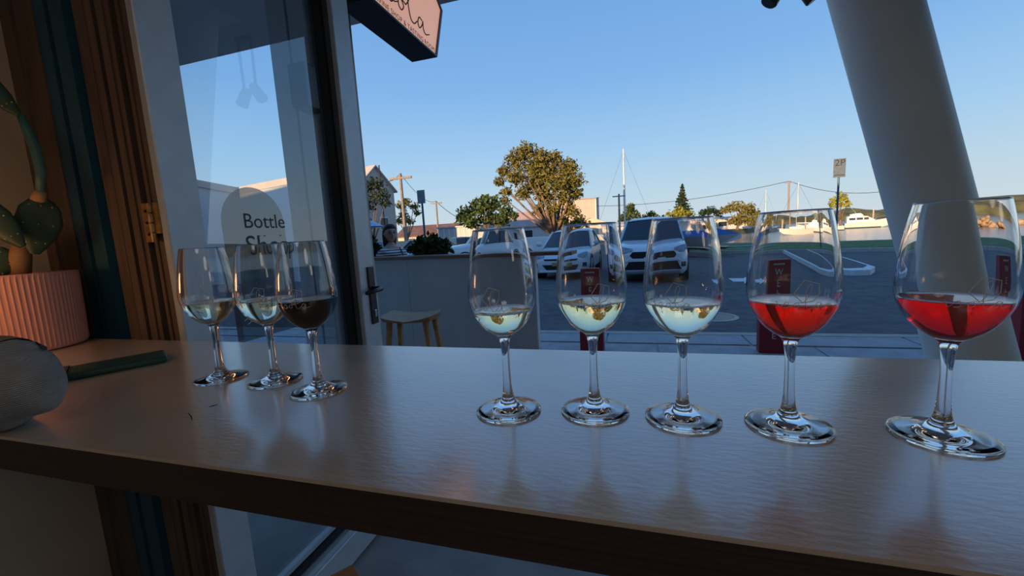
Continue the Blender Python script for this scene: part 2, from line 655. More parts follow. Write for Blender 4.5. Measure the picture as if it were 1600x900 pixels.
# arched film with the words Bottle Shop
def ong(px_, py_, X):
    d = ray(px_, py_)
    return EYE + d * (X / d.x)
FX = GX - 0.004
a0 = ong(352, 390, FX)
a1 = ong(449, 390, FX)
atop = ong(403, 294, FX)
ya, yb_ = a0.y, a1.y
rad = (yb_ - ya) / 2
arch = [(ya, 1.0), (yb_, 1.0)] + [((ya + yb_) / 2 + rad * cos(t), atop.z - rad + rad * sin(t)) for t in [pi * q / 24 for q in range(25)]]
obj('arch_decal', prism_yz(NB(), arch, FX - 0.0004, FX), 'arch_film', dr)
tx = GX + 0.0036
for word, pq, pr, base in (('Bottle', (373, 356), (452, 352), 0), ('Shop', (386, 399), (456, 395), 0)):
    q0 = ong(*pq, tx)
    q1 = ong(*pr, tx)
    wd = q1.y - q0.y
    sz = wd / (len(word) * 0.5)
    g_ = text_obj('lettering', word, sz, 'letter_film', dr, frame((tx, (q0.y + q1.y) / 2, q0.z), (0, 1, 0), (0, 0, 1)), 0.0002)
    # serifs: little feet under and over the upright strokes
    sb = NB()
    me = g_.data
    xs = sorted(set(round(v.co.x, 4) for v in me.vertices))
    h_ = max(v.co.y for v in me.vertices)
    uprights = {'Bottle': (0.04, 0.76), 'Shop': (0.30, 0.42, 0.79)}[word]
    x0_ = min(v.co.x for v in me.vertices)
    x1_ = max(v.co.x for v in me.vertices)
    for uu in uprights:
        xx = x0_ + (x1_ - x0_) * uu
        bx(sb, xx - 0.05 * sz, xx + 0.09 * sz, 0, 0.03 * sz, -0.0002, 0.0002)
        bx(sb, xx - 0.07 * sz, xx + 0.03 * sz, h_ - 0.03 * sz, h_, -0.0002, 0.0002)
    so = obj('serif', sb, 'letter_film', g_)
# thin white script line low on the pane
q0 = ong(382, 502, tx)
q1 = ong(413, 488, tx)
for dz in (0.0, 0.012):
    obj('decal_line', tube(NB(), [(tx, q0.y + dz, q0.z - dz), (tx, q0.y + 0.012 + dz, q0.z + 0.006 - dz), (tx, q1.y + dz, q0.z + 0.004 - dz)], 0.0012, 6), 'letter_white', dr)
# handle: long black plate, lever, keyhole
hz0, hz1 = ony(590, 505, f1 + 0.06).z, ony(580, 415, f1 + 0.06).z
hy = f1 + 0.058
pltop = ong(575, 417, DX)
plbot = ong(592, 503, DX)
plate = obj('handle_plate', bev(bx(NB(), DX, DX + 0.008, pltop.y - 0.014, pltop.y + 0.030, plbot.z, pltop.z), 0.003, 2), 'black_metal', dr)
lz = (pltop.z * 0.62 + plbot.z * 0.38)
ly = pltop.y + 0.010
obj('lever', tube(NB(), [(DX + 0.006, ly, lz), (DX + 0.045, ly, lz), (DX + 0.056, ly - 0.012, lz - 0.001), (DX + 0.058, ly - 0.045, lz - 0.003), (DX + 0.056, ly - 0.115, lz - 0.005)], [0.010, 0.010, 0.010, 0.009, 0.008], 10), 'black_metal', plate, smooth=True)
obj('keyhole', bev(bx(NB(), DX + 0.008, DX + 0.012, ly - 0.008, ly + 0.008, plbot.z + 0.030, plbot.z + 0.062), 0.002, 1), 'steel', plate)

# ------------------------------------------------------------------ grey post with a loudspeaker, beyond the glass
pst = thing('post', 'grey ribbed shopfront post seen through the glass door', 'post', (0, 0, 0))
obj('post_core', bx(NB(), -1.78, -1.43, 1.86, 2.05, 0, 3.2), 'soffit_paint', pst)
for (xa, xb, yo) in ((-1.78, -1.71, 0.06), (-1.69, -1.61, 0.0), (-1.595, -1.50, 0.0), (-1.48, -1.43, 0.04)):
    obj('post_rib', bx(NB(), xa, xb, 1.78 + yo, 1.86, 0, 3.2), 'aluminium', pst)
sp0 = ony(470, 106, 1.70)
sp1 = ony(490, 172, 1.70)
spk = thing('loudspeaker', 'small black loudspeaker bracketed to the grey post behind the door glass', 'speaker', ((sp0.x + sp1.x) / 2, 1.68, sp1.z))
hh = sp0.z - sp1.z
obj('cabinet', bev(prism(NB(), [(-0.05, 0.08), (-0.045, -0.04), (0.045, -0.04), (0.05, 0.08)], 0, hh), 0.006, 2), 'black_metal', spk)
obj('grille', bev(bx(NB(), -0.04, 0.04, -0.046, -0.04, 0.012, hh - 0.012), 0.002, 1), 'rubber_black', spk)
obj('bracket', tube(NB(), [(0.0, 0.07, hh * 0.5), (0.0, 0.112, hh * 0.5)], 0.012, 8), 'black_metal', spk)
obj('cable', tube(NB(), [(0.03, 0.08, 0.02), (0.06, 0.10, -0.02), (0.07, 0.12, 0.06), (0.045, 0.105, 0.12)], 0.004, 6), 'black_metal', spk)

# ------------------------------------------------------------------ leaning column carrying the canopy
def colx(z):
    return 1.722 - 0.2748 * (z - 0.515)
cl = thing('column', 'thick white round column leaning to the left over the footpath', 'column', (colx(0), 2.7, 0))
b = NB()
rg = []
for z in (0.0, 0.8, 1.6, 2.4, 3.2):
    rg.append([(colx(z) - colx(0) + 0.172 * 1.037 * cos(t), 0.172 * sin(t), z) for t in [2 * pi * q / 48 for q in range(48)]])
loft(b, rg)
obj('shaft', b, 'column_paint', cl, smooth='auto')
obj('base_plate', bx(NB(), -0.24, 0.24, -0.23, 0.23, -0.012, 0.012), 'column_paint', cl)
obj('cap_plate', bx(NB(), colx(3.2) - colx(0) - 0.22, colx(3.2) - colx(0) + 0.22, -0.22, 0.22, 3.18, 3.2), 'column_paint', cl)

# ------------------------------------------------------------------ hanging sign
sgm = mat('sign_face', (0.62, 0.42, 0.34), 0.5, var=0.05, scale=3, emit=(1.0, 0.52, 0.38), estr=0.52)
SX = -1.15
sg = thing('hanging_sign', 'black angular light box sign with pink face hanging from canopy', 'sign', (SX, 0, 0))
pt = [(1.80, 2.413), (2.49, 2.413), (2.625, 2.745), (2.40, 2.93), (1.88, 2.93), (1.70, 2.72)]
obj('case', prism_yz(NB(), pt, -0.165, 0.0), 'black_metal', sg)
ctr = Vector((sum(p[0] for p in pt) / 6, sum(p[1] for p in pt) / 6))
inn = [tuple(ctr + (Vector(p) - ctr) * 0.962) for p in pt]
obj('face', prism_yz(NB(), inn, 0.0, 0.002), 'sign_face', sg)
# raised rim round the face
for i in range(6):
    a_, b_ = Vector(pt[i]), Vector(pt[(i + 1) % 6])
    c_, d_ = Vector(inn[(i + 1) % 6]), Vector(inn[i])
    obj('rim', prism_yz(NB(), [tuple(a_), tuple(b_), tuple(c_), tuple(d_)], 0.0, 0.012), 'black_metal', sg)
yc = 1.868
for word in ('WINE', 'SHOP', '&', 'TASTING', 'ROOM'):
    wo = text_obj('word', word, 0.0385, 'letter_dark', sg, frame((0.0025, yc, 2.438), (0, 1, 0), (0, 0, 1)), 0.0003, 1.18, 'LEFT')
    yc += max(v.co.x for v in wo.data.vertices) + 0.016
for yy in (1.98, 2.32):
    obj('hanger', tube(NB(), [(-0.09, yy, 2.92), (-0.09, yy, 3.2)], 0.012, 8), 'black_metal', sg)


def smooth_path(pts, sub=5):
    """Catmull-Rom through 2-D points."""
    P = [Vector(p) for p in pts]
    P = [P[0] * 2 - P[1]] + P + [P[-1] * 2 - P[-2]]
    res = []
    for i in range(1, len(P) - 2):
        for s in range(sub):
            t = s / sub
            a, b, c, d = P[i - 1], P[i], P[i + 1], P[i + 2]
            res.append(0.5 * ((2 * b) + (c - a) * t + (2 * a - 5 * b + 4 * c - d) * t * t + (3 * b - a - 3 * c + d) * t * t * t))
    res.append(P[-2])
    return res


# handwritten word (unit: width about 1, x-height about 0.12), one stroke per letter
SCRIPT = [
    [(0.00, 0.10), (0.03, 0.13), (0.05, 0.03), (0.09, 0.00), (0.14, 0.06)],                                           # i
    [(0.14, 0.06), (0.22, 0.13), (0.25, 0.06), (0.22, -0.01), (0.15, 0.00), (0.27, 0.02), (0.33, 0.05)],              # s
    [(0.42, 0.12), (0.36, 0.10), (0.35, 0.03), (0.40, 0.00), (0.45, 0.06), (0.42, 0.12), (0.50, 0.11)],               # o
    [(0.50, 0.11), (0.58, 0.22), (0.66, 0.45), (0.63, 0.52), (0.57, 0.42), (0.55, 0.18), (0.58, 0.01), (0.65, -0.02), (0.72, 0.04)],  # l
    [(0.84, 0.11), (0.78, 0.12), (0.74, 0.04), (0.77, -0.01), (0.84, 0.06), (0.86, 0.11), (0.86, 0.02), (0.91, -0.02), (1.0, 0.02)],  # a
]
DOT = [(0.05, 0.20), (0.06, 0.205)]
PENT = [(0.33, 0.30), (0.52, 0.60), (0.80, 0.52), (0.79, 0.30), (0.70, 0.16), (0.50, 0.12), (0.33, 0.30)]
for st in SCRIPT:
    pp = smooth_path(st)
    obj('script_stroke', tube(NB(), [(0.004, 1.89 + 0.525 * q.x, 2.505 + 0.46 * q.y) for q in pp], 0.0032, 6), 'letter_dark', sg)

# ------------------------------------------------------------------ wine glasses
glassmat('clear_glass', (1, 1, 1), 1.47)
glassmat('white_wine', (1, 1, 1), 1.34, (0.90, 0.84, 0.0), 5.5)
glassmat('straw_wine', (1, 1, 1), 1.34, (0.90, 0.80, 0.0), 9.0)
glassmat('rose_wine', (1, 1, 1), 1.34, (0.965, 0.20, 0.0), 105.0)
glassmat('pink_wine', (1, 1, 1), 1.34, (0.94, 0.0, 0.16), 100.0)
glassmat('red_wine', (1, 1, 1), 1.34, (0.60, 0.0, 0.06), 300.0)
mat('etching', (0.80, 0.82, 0.84), 0.7)

OUTER = [(0.0, 0.0016), (0.030, 0.0010), (0.0375, 0.0003), (0.0386, 0.0013), (0.0382, 0.0024), (0.031, 0.0042), (0.020, 0.0065), (0.0125, 0.0100), (0.0085, 0.0150), (0.0062, 0.0220),
         (0.0050, 0.034), (0.0044, 0.052), (0.0044, 0.068), (0.0052, 0.080), (0.0066, 0.088), (0.0100, 0.0930), (0.0165, 0.0970), (0.0245, 0.1040), (0.0315, 0.1140),
         (0.0362, 0.1240), (0.0385, 0.1330), (0.0393, 0.1400), (0.0388, 0.1500), (0.0372, 0.1650), (0.0348, 0.1830), (0.0318, 0.2010), (0.0290, 0.2144), (0.0286, 0.2150)]
INNER = [(0.0277, 0.2145), (0.0305, 0.2010), (0.0335, 0.1830), (0.0359, 0.1650), (0.0375, 0.1500), (0.0380, 0.1400), (0.0372, 0.1330), (0.0349, 0.1245), (0.0302, 0.1150),
         (0.0232, 0.1058), (0.0152, 0.0992), (0.0085, 0.0966), (0.0, 0.0958)]


def interp(prof, z):
    pr = sorted(prof, key=lambda q: q[1])
    for (r0, z0), (r1, z1) in zip(pr, pr[1:]):
        if z0 <= z <= z1 and z1 > z0:
            return r0 + (r1 - r0) * (z - z0) / (z1 - z0)
    return pr[-1][0]


def fine(prof, sub):
    out_ = []
    P = [Vector((q[0], q[1])) for q in prof]
    P = [P[0] * 2 - P[1]] + P + [P[-1] * 2 - P[-2]]
    for i in range(1, len(P) - 2):
        a, b, c, d = P[i - 1], P[i], P[i + 1], P[i + 2]
        for s in range(sub):
            t = s / sub
            v = 0.5 * ((2 * b) + (c - a) * t + (2 * a - 5 * b + 4 * c - d) * t * t + (3 * b - a - 3 * c + d) * t * t * t)
            out_.append((max(0.0, v.x), v.y))
    out_.append(prof[-1])
    return out_


gm = bpy.data.meshes.new('wine_glass')
foot = OUTER[:5]
body_o = fine(OUTER[5:26], 3)
rim = [(0.0293, 0.2130), (0.0290, 0.2143), (0.0287, 0.21485), (0.0283, 0.2150), (0.0279, 0.21485), (0.0277, 0.2143), (0.0280, 0.2130)]
body_i = fine(INNER[1:], 3)
bmg = lathe(NB(), foot + body_o + rim + body_i, 72)
bmg.to_mesh(gm)
bmg.free()
gm.materials.append(MATS['clear_glass'])
for f in gm.polygons:
    f.use_smooth = True


def wine_mesh(level, m):
    """Body of wine reaching a hair into the glass wall, flat on top with a meniscus."""
    pr = []
    for r, z in reversed(INNER):
        if z < level:
            pr.append((r + (0.0003 if r > 0 else 0), z - 0.0003))
    rl = interp(INNER, level)
    pr += [(rl + 0.0003, level + 0.0006), (rl - 0.0012, level), (rl * 0.5, level - 0.0001), (0.0, level - 0.0001)]
    b = lathe(NB(), pr, 48)
    return b


BOWL = [q for q in OUTER if q[1] > 0.092]


def logo(ang0, parent):
    """Etched outline and handwriting wrapped round the bowl at azimuth ang0."""
    wd, z0 = 0.042, 0.128
    strokes = [smooth_path(s) for s in SCRIPT] + [[Vector(q) for q in DOT]]
    pent = []
    for a, b in zip(PENT, PENT[1:]):
        a, b = Vector(a), Vector(b)
        pent += [a.lerp(b, t / 4) for t in range(4)]
    pent.append(Vector(PENT[-1]))
    bm = NB()
    for st, w in [(s, 0.00026) for s in strokes] + [(pent, 0.00034)]:
        pts = []
        for q in st:
            z = z0 + q.y * wd
            r = interp(BOWL, z) + 0.00015
            a = ang0 + (q.x - 0.55) * wd / 0.0393
            pts.append((r * cos(a), r * sin(a), z))
        tube(bm, pts, w, 5)
    return obj('etched_logo', bm, 'etching', parent)


GL = [(-0.654, 0.488, 'white_wine', 0.1285, -12, 'wine glass of pale white wine beside the phone, leftmost of all glasses'),
      (-0.543, 0.490, 'white_wine', 0.1310, -15, 'wine glass of pale white wine between the leftmost glass and the dark red wine'),
      (-0.438, 0.465, 'red_wine', 0.1345, -25, 'wine glass holding very dark red wine in the group of three'),
      (-0.144, 0.443, 'straw_wine', 0.1220, -20, 'least filled wine glass of white wine, leftmost of the row of five'),
      (-0.044, 0.457, 'straw_wine', 0.1300, 12, 'wine glass of pale yellow wine, second in the row of five'),
      (0.050, 0.453, 'white_wine', 0.1280, -10, 'wine glass of pale white wine directly left of the orange red wine'),
      (0.149, 0.452, 'rose_wine', 0.1290, 15, 'wine glass of bright orange red wine in the row of five'),
      (0.272, 0.451, 'pink_wine', 0.1300, 26, 'wine glass of crimson pink wine at the right end of the row')]
for (gx, gy, wmat, lev, da, lab) in GL:
    t = thing('wine_glass', lab, 'wine glass', (gx, gy, TH), 0, 'tasting glasses on the bar top')
    g = bpy.data.objects.new('glass', gm)
    C.objects.link(g)
    g.parent = t
    obj('wine', wine_mesh(lev, wmat), wmat, t, smooth='auto')
    toward = atan2(-gy, -gx)
    logo(toward + radians(da), t)

# ------------------------------------------------------------------ ribbed pot with prickly pear
mat('pot_pink', (0.62, 0.29, 0.23), 0.6, var=0.08, scale=6)
mat('soil', (0.05, 0.035, 0.025), 0.95, bump=1.0, bscale=80)
mat('cactus_green', (0.032, 0.062, 0.030), 0.5, var=0.25, scale=14)
mat('cactus_teal', (0.055, 0.14, 0.115), 0.5, var=0.2, scale=14)
mat('cactus_bark', (0.36, 0.20, 0.09), 0.8, var=0.3, scale=20)
mat('areole', (0.42, 0.36, 0.20), 0.8)
PC = Vector((-1.418, 0.590, TH))
pot = thing('plant_pot', 'pink ribbed round plant pot at the left end of the bar', 'pot', PC)
b = NB()
nr = 252
ph = 0.183
prof = [(0.100, 0.0), (0.1125, 0.004), (0.1145, 0.012), (0.1165, 0.09), (0.118, ph - 0.012), (0.118, ph), (0.108, ph), (0.107, ph - 0.04), (0.0, ph - 0.04)]
rings = []
for i, (r, z) in enumerate(prof):
    ring = []
    for k in range(nr):
        a = 2 * pi * k / nr
        rr = r
        if 2 <= i <= 4:
            rr += 0.0011 * (1 if (k % 3) == 0 else (-0.4))
        ring.append((rr * cos(a), rr * sin(a), z))
    rings.append(ring if r > 0 else None)
loft(b, [q for q in rings if q], cap=True)
obj('body', b, 'pot_pink', pot)
obj('soil', lathe(NB(), [(0, ph - 0.020), (0.1065, ph - 0.024), (0.1065, ph - 0.035), (0, ph - 0.035)], 32), 'soil', pot)

cac = thing('prickly_pear', 'prickly pear cactus with flat green pads growing in pink pot', 'cactus', (PC.x, PC.y, TH + ph - 0.024))


def pad(name, c, h, w, th, yaw, lean, roll_, m):
    """A flat cactus pad standing on its narrow end at c."""
    bm = NB()
    prof = [(0.0, 0.20), (0.10, 0.42), (0.30, 0.80), (0.55, 1.0), (0.80, 0.86), (0.94, 0.5), (1.0, 0.05)]
    rings = []
    for (v, ww) in prof:
        rings.append([(w / 2 * ww * cos(t), th / 2 * (0.55 + 0.45 * ww) * sin(t), h * v) for t in [2 * pi * q / 20 for q in range(20)]])
    loft(bm, rings)
    M = Matrix.Translation(Vector(c)) @ Matrix.Rotation(yaw, 4, 'Z') @ Matrix.Rotation(lean, 4, 'X') @ Matrix.Rotation(roll_, 4, 'Y')
    bm.transform(M)
    o = obj(name, bm, m, cac, smooth='auto')
    sp = NB()
    for row in range(0, 5, 2):
        for col in range(-2, 3, 2):
            u = col * 0.30 + (0.15 if row % 2 else 0)
            v = 0.2 + 0.16 * row
            ww = interp([(q[1], q[0]) for q in prof], v)
            if abs(u) > 0.8:
                continue
            for sgn in (-1, 1):
                pnt = M @ Vector((u * ww * w / 2, sgn * th / 2 * (0.55 + 0.45 * ww) * math.sqrt(max(0, 1 - u * u)), h * v))
                ball(sp, pnt, 0.0018, seg=6, rings=4)
    obj('areoles', sp, 'areole', o)['kind'] = 'stuff'
    return o


def cpt(px_, py_, Y):                          # a point of the cactus, from its sight line and distance
    return ony(px_, py_, Y) - cac.location


obj('stem', tube(NB(), [cpt(30, 432, 0.60), cpt(32, 400, 0.60), cpt(35, 372, 0.60)], [0.020, 0.019, 0.014], 10), 'cactus_bark', cac, smooth=True)
vy = radians(-64)                             # pads turned broadside to the room
pad('pad', cpt(54, 397, 0.61), 0.135, 0.078, 0.018, radians(64), 0.05, 0.22, 'cactus_green')
pad('pad', cpt(36, 385, 0.58), 0.130, 0.060, 0.020, radians(56), 0.0, -0.50, 'cactus_green')
pad('pad', cpt(-10, 436, 0.56), 0.075, 0.06, 0.020, radians(62), 0.0, 0.30, 'cactus_green')
pth = [cpt(63, 300, 0.61), cpt(64, 270, 0.612), cpt(56, 235, 0.615), cpt(43, 205, 0.615), cpt(32, 180, 0.612)]
obj('joint', tube(NB(), [cpt(60, 312, 0.61), cpt(63, 298, 0.61)], [0.014, 0.009], 8), 'cactus_bark', cac, smooth=True)
obj('pad_edge', tube(NB(), pth, [0.008, 0.0095, 0.0095, 0.009, 0.007], 8), 'cactus_teal', cac, smooth=True)
pad('pad', cpt(30, 180, 0.61), 0.12, 0.05, 0.022, radians(60), 0.0, -0.62, 'cactus_green')

# ------------------------------------------------------------------ phone in a dark green case
mat('phone_case', (0.008, 0.055, 0.043), 0.45, var=0.1)
mat('phone_glass', (0.012, 0.012, 0.013), 0.12)
pA = Vector((-0.905, 0.572))                    # far end
pdir = Vector((0.50, 0.866)).normalized()
phone = thing('phone', 'phone in dark green case lying on the bar', 'phone', (pA.x - pdir.x * 0.083, pA.y - pdir.y * 0.083, TH), atan2(pdir.y, pdir.x))
b = bx(NB(), -0.083, 0.083, -0.040, 0.040, 0.0, 0.0125)
bev(b, 0.0045, 3)
obj('case', b, 'phone_case', phone, smooth='auto')
bp_ = obj('camera_bump', bev(bx(NB(), -0.072, -0.052, -0.036, 0.036, 0.012, 0.0150), 0.001, 2), 'phone_glass', phone)
for yy in (-0.022, -0.004, 0.014):
    obj('lens', lathe(NB(), [(0, 0.0150), (0.0075, 0.0150), (0.0070, 0.0160), (0, 0.0160)], 16), 'phone_glass', bp_, loc=(-0.062, yy, 0))
obj('side_button', bev(bx(NB(), -0.010, 0.022, -0.0412, -0.0395, 0.0045, 0.0080), 0.0005, 1), 'phone_case', phone)

# ------------------------------------------------------------------ grey knitted bundle at the near left corner
km = mat('knit_grey', (0.34, 0.34, 0.335), 0.95, var=0.18, scale=30)
nn = km.node_tree.nodes
wv = nn.new('ShaderNodeTexWave')
wv.inputs['Scale'].default_value = 130
wv.inputs['Distortion'].default_value = 1.0
wv.bands_direction = 'Z'
tcc = nn.new('ShaderNodeTexCoord')
km.node_tree.links.new(tcc.outputs['Object'], wv.inputs['Vector'])
bmp = nn.new('ShaderNodeBump')
bmp.inputs['Strength'].default_value = 0.5
bmp.inputs['Distance'].default_value = 0.003
km.node_tree.links.new(wv.outputs['Fac'], bmp.inputs['Height'])
km.node_tree.links.new(bmp.outputs[0], nn['Principled BSDF'].inputs['Normal'])
mat('patch_brown', (0.30, 0.19, 0.12), 0.8, var=0.3, scale=30)
mat('band_dark', (0.05, 0.042, 0.036), 0.8)
bn = thing('knitted_bundle', 'grey knitted cloth bundle with a brown patch at the near corner', 'cloth', (-0.83, 0.292, TH))


def blob(u, v, infl=0.0):
    # u round the long axis (x'), v along it; flattened underneath
    a, bb, cc = 0.140, 0.055, 0.062
    x_ = a * sin(v)
    rr = max(0.0, cos(v)) ** 0.72
    y_ = bb * rr * cos(u)
    z_ = cc * rr * sin(u) + 0.057
    y_ += 0.004 * sin(9 * v + 2 * u)
    z_ = max(0.0, z_ + 0.004 * sin(7 * v + 3 * u))
    n = Vector((0, cos(u), sin(u)))
    return Vector((x_, y_, z_)) + n * infl


def blob_patch(u0, u1, v0, v1, nu, nv, infl):
    bm = NB()
    g = [[bm.verts.new(blob(u0 + (u1 - u0) * i / nu, v0 + (v1 - v0) * j / nv, infl)) for i in range(nu + 1)] for j in range(nv + 1)]
    for j in range(nv):
        for i in range(nu):
            bm.faces.new((g[j][i], g[j][i + 1], g[j + 1][i + 1], g[j + 1][i]))
    return bm


b = NB()
rg = []
for j in range(1, 24):
    v = -pi / 2 + pi * j / 24
    rg.append([blob(2 * pi * i / 40, v) for i in range(40)])
loft(b, rg)
rzb = radians(0)
for nm, bmx, mm in (('cloth', b, 'knit_grey'), ('patch', blob_patch(0.95, 1.75, -0.2, 0.62, 10, 8, 0.0015), 'patch_brown'), ('band', blob_patch(0.78, 0.93, -0.5, 0.85, 3, 12, 0.0018), 'band_dark')):
    obj(nm, bmx, mm, bn, smooth=True).rotation_euler = (0, 0, rzb)

# ------------------------------------------------------------------ warm wall lamp inside (left, beyond the frame)
mat('lamp_globe', (1.0, 0.8, 0.55), 0.4, emit=(1.0, 0.50, 0.20), estr=16.0)
lp = thing('wall_lamp', 'brass wall lamp with warm round globe above the left end', 'lamp', (WX, 0.30, 1.34))
obj('backplate', lathe(NB(), [(0, 0), (0.05, 0), (0.05, 0.012), (0, 0.014)], 20), 'brass', lp).rotation_euler = (0, pi / 2, 0)
obj('arm', tube(NB(), [(0.012, 0, 0), (0.24, 0, 0.0), (0.30, 0, -0.03)], 0.007, 8), 'brass', lp, smooth=True)
obj('globe', ball(NB(), (0.30, 0, -0.075), 0.045, seg=24, rings=16), 'lamp_globe', lp, smooth=True)

# unseen drum lamps added behind the camera as fill light
mat('fill_glow', (1.0, 0.9, 0.8), 0.4, emit=(1.0, 0.88, 0.74), estr=2.1)
for (xx, yy, where) in ((0.2, -1.3, 'nearest the left wall'), (2.2, -1.3, 'in the middle of the room'), (4.2, -1.3, 'nearest the right wall')):
    pd = thing('fill_lamp', 'unseen drum lamp added as room fill ' + where, 'lamp', (xx, yy, 2.9), 0, 'added fill lamps behind the camera')
    obj('cord', tube(NB(), [(0, 0, 0), (0, 0, -0.42)], 0.006, 6), 'rubber_black', pd)
    obj('cap', lathe(NB(), [(0, -0.40), (0.035, -0.42), (0.04, -0.46), (0, -0.46)], 16), 'brass', pd)
    obj('shade', lathe(NB(), [(0, -0.46), (0.34, -0.46), (0.36, -0.48), (0.36, -0.66), (0.34, -0.68), (0, -0.68)], 40), 'fill_glow', pd, smooth='auto')

# ------------------------------------------------------------------ stools
def stool(name, label, loc, rz, h, w, d, group=None):
    t = thing(name, label, 'stool', loc, rz, group)
    b = NB()
    rg = []
    n = 12
    # dished seat: a grid with a raised rim towards the ends
    top = []
    for j in range(9):
        row = []
        for i in range(17):
            u = -1 + 2 * i / 16
            v = -1 + 2 * j / 8
            sq = (1 - 0.10 * v * v)
            x_ = w / 2 * u * sq
            y_ = d / 2 * v * (1 - 0.12 * u * u)
            dz = 0.030 * (u * u) - 0.006 * math.exp(-(u * 6) ** 2) * (1 if v < 0 else -1) + 0.006 * v
            row.append((x_, y_, h - 0.030 + dz))
        top.append(row)
    vt = [[b.verts.new(p) for p in r] for r in top]
    vb = [[b.verts.new((p[0] * 0.93, p[1] * 0.9, h - 0.052 + 0.25 * (p[2] - h + 0.03))) for p in r] for r in top]
    for g, fl in ((vt, False), (vb, True)):
        for j in range(8):
            for i in range(16):
                f = (g[j][i], g[j][i + 1], g[j + 1][i + 1], g[j + 1][i])
                b.faces.new(f[::-1] if fl else f)
    loopt = vt[0] + [vt[j][16] for j in range(1, 9)] + vt[8][:16][::-1] + [vt[j][0] for j in range(7, 0, -1)]
    loopb = vb[0] + [vb[j][16] for j in range(1, 9)] + vb[8][:16][::-1] + [vb[j][0] for j in range(7, 0, -1)]
    m_ = len(loopt)
    for i in range(m_):
        b.faces.new((loopb[i], loopb[(i + 1) % m_], loopt[(i + 1) % m_], loopt[i]))
    obj('seat', b, 'stool_wood', t, smooth='auto')
    for sx_ in (-1, 1):
        for sy_ in (-1, 1):
            obj('leg', tube(NB(), [(sx_ * w * 0.33, sy_ * d * 0.30, h - 0.045), (sx_ * w * 0.46, sy_ * d * 0.46, 0.0)], [0.026, 0.019], 10), 'stool_wood', t, smooth=True)
    for sx_ in (-1, 1):
        obj('stretcher', tube(NB(), [(sx_ * w * 0.425, -d * 0.41, h * 0.28), (sx_ * w * 0.425, d * 0.41, h * 0.28)], 0.011, 8), 'stool_wood', t, smooth=True)
    obj('stretcher', tube(NB(), [(-w * 0.43, 0, h * 0.28), (w * 0.43, 0, h * 0.28)], 0.011, 8), 'stool_wood', t, smooth=True)
    return t


stool('wooden_stool', 'brown wooden stool with a dished seat standing before the grey panel', (-1.70, 2.86, -0.004), radians(6), 0.72, 0.46, 0.30)
stool('wooden_stool', 'wooden stool tucked under the bar, only a corner of it showing', (-0.605, 0.40, 0), radians(40), 0.655, 0.40, 0.26)

# ------------------------------------------------------------------ outdoor bar with grey panels
A0 = Vector((-0.873, 3.75))
A1 = Vector((-3.98, 4.42))
bd = (A1 - A0).normalized()
brz = atan2(-bd.y, -bd.x)                        # local +x runs back towards A0
ob = thing('outdoor_bar', 'grey panelled outdoor bar with a brown timber top', 'counter', (A0.x, A0.y, -0.004), brz)
Lb = (A1 - A0).length
obj('panel', bx(NB(), -Lb * 0.5, -0.012, 0.0, 0.04, 0.0, 1.09), 'panel_grey', ob)
obj('panel', bx(NB(), -Lb, -Lb * 0.5 - 0.004, 0.0, 0.04, 0.0, 1.09), 'panel_grey', ob)
obj('end_trim', bx(NB(), -0.012, 0.0, -0.004, 0.045, 0.0, 1.09), 'white_trim', ob)
obj('top_board', bev(bx(NB(), -Lb - 0.05, 0.30, -0.03, 0.20, 1.09, 1.125), 0.004, 1), 'bar_wood', ob)
obj('back_frame', bx(NB(), -Lb, -0.02, 0.04, 0.08, 0.95, 1.09), 'panel_grey', ob)

# ------------------------------------------------------------------ red WELCOME boards on the footpath
mat('board_red', (0.30, 0.022, 0.035), 0.55, var=0.08, scale=5)


def board(p, label, h):
    t = thing('welcome_board', label, 'sign', (p.x, p.y, -0.004), radians(-3), 'red welcome boards along the kerb')
    w = 0.125
    obj('board', bev(prism_yz(NB(), [(-0.06, 0.0), (0.06, 0.0), (0.045, h), (-0.045, h)], -w, w), 0.005, 1), 'board_red', t)
    for i, ch in enumerate('WELCOME'):
        z = h - 0.145 - i * 0.105
        yy = -0.06 + 0.015 * (z + 0.03) / h - 0.0012
        text_obj('letter', ch, 0.085, 'letter_white', t, frame((0, yy, z), (1, 0, 0), (0, 0.018, 1)), 0.0006)
    tk = NB()
    for i in range(7):
        bx(tk, -0.062 + i * 0.018, -0.050 + i * 0.018, -0.0475, -0.0455, h - 0.050, h - 0.034)
    obj('small_print', tk, 'letter_white', t)
    return t


board(onz(926, 547, 0), 'red upright board with white letters seen behind the second glass of the row', 0.90)
board(onz(1206, 549, 0), 'red upright board lettered WELCOME seen behind the orange red wine', 0.92)
board(onz(1612, 560, 0), 'red upright board at the right edge beside the leaning column', 0.90)

# ------------------------------------------------------------------ spotlights under the canopy edge
sp = thing('spotlight_pair', 'pair of black spotlights hanging at the top edge above the road', 'spotlight', (0, 0, 0))
s1 = ony(1217, 5, 3.15)
s2 = ony(1256, 4, 3.15)
obj('bracket', bx(NB(), s1.x - 0.02, s2.x + 0.02, 3.13, 3.17, 3.16, 3.2), 'black_metal', sp)
for q, dx, sgn in ((s1, -0.05, -1), (s2, 0.03, 1)):
    obj('drop_rod', tube(NB(), [(q.x + dx * 0.2, 3.15, 3.16), (q.x, 3.15, q.z + 0.11)], 0.012, 8), 'black_metal', sp)
    hd = obj('lamp_head', tube(NB(), [(q.x - sgn * 0.03, 3.15, q.z + 0.15), (q.x - sgn * 0.02, 3.15, q.z + 0.12), (q.x + sgn * 0.055, 3.15, q.z + 0.015), (q.x + sgn * 0.06, 3.15, q.z + 0.008)], [0.03, 0.045, 0.052, 0.046], 14), 'black_metal', sp, smooth='auto')

# ------------------------------------------------------------------ foliage and trees
import numpy as np


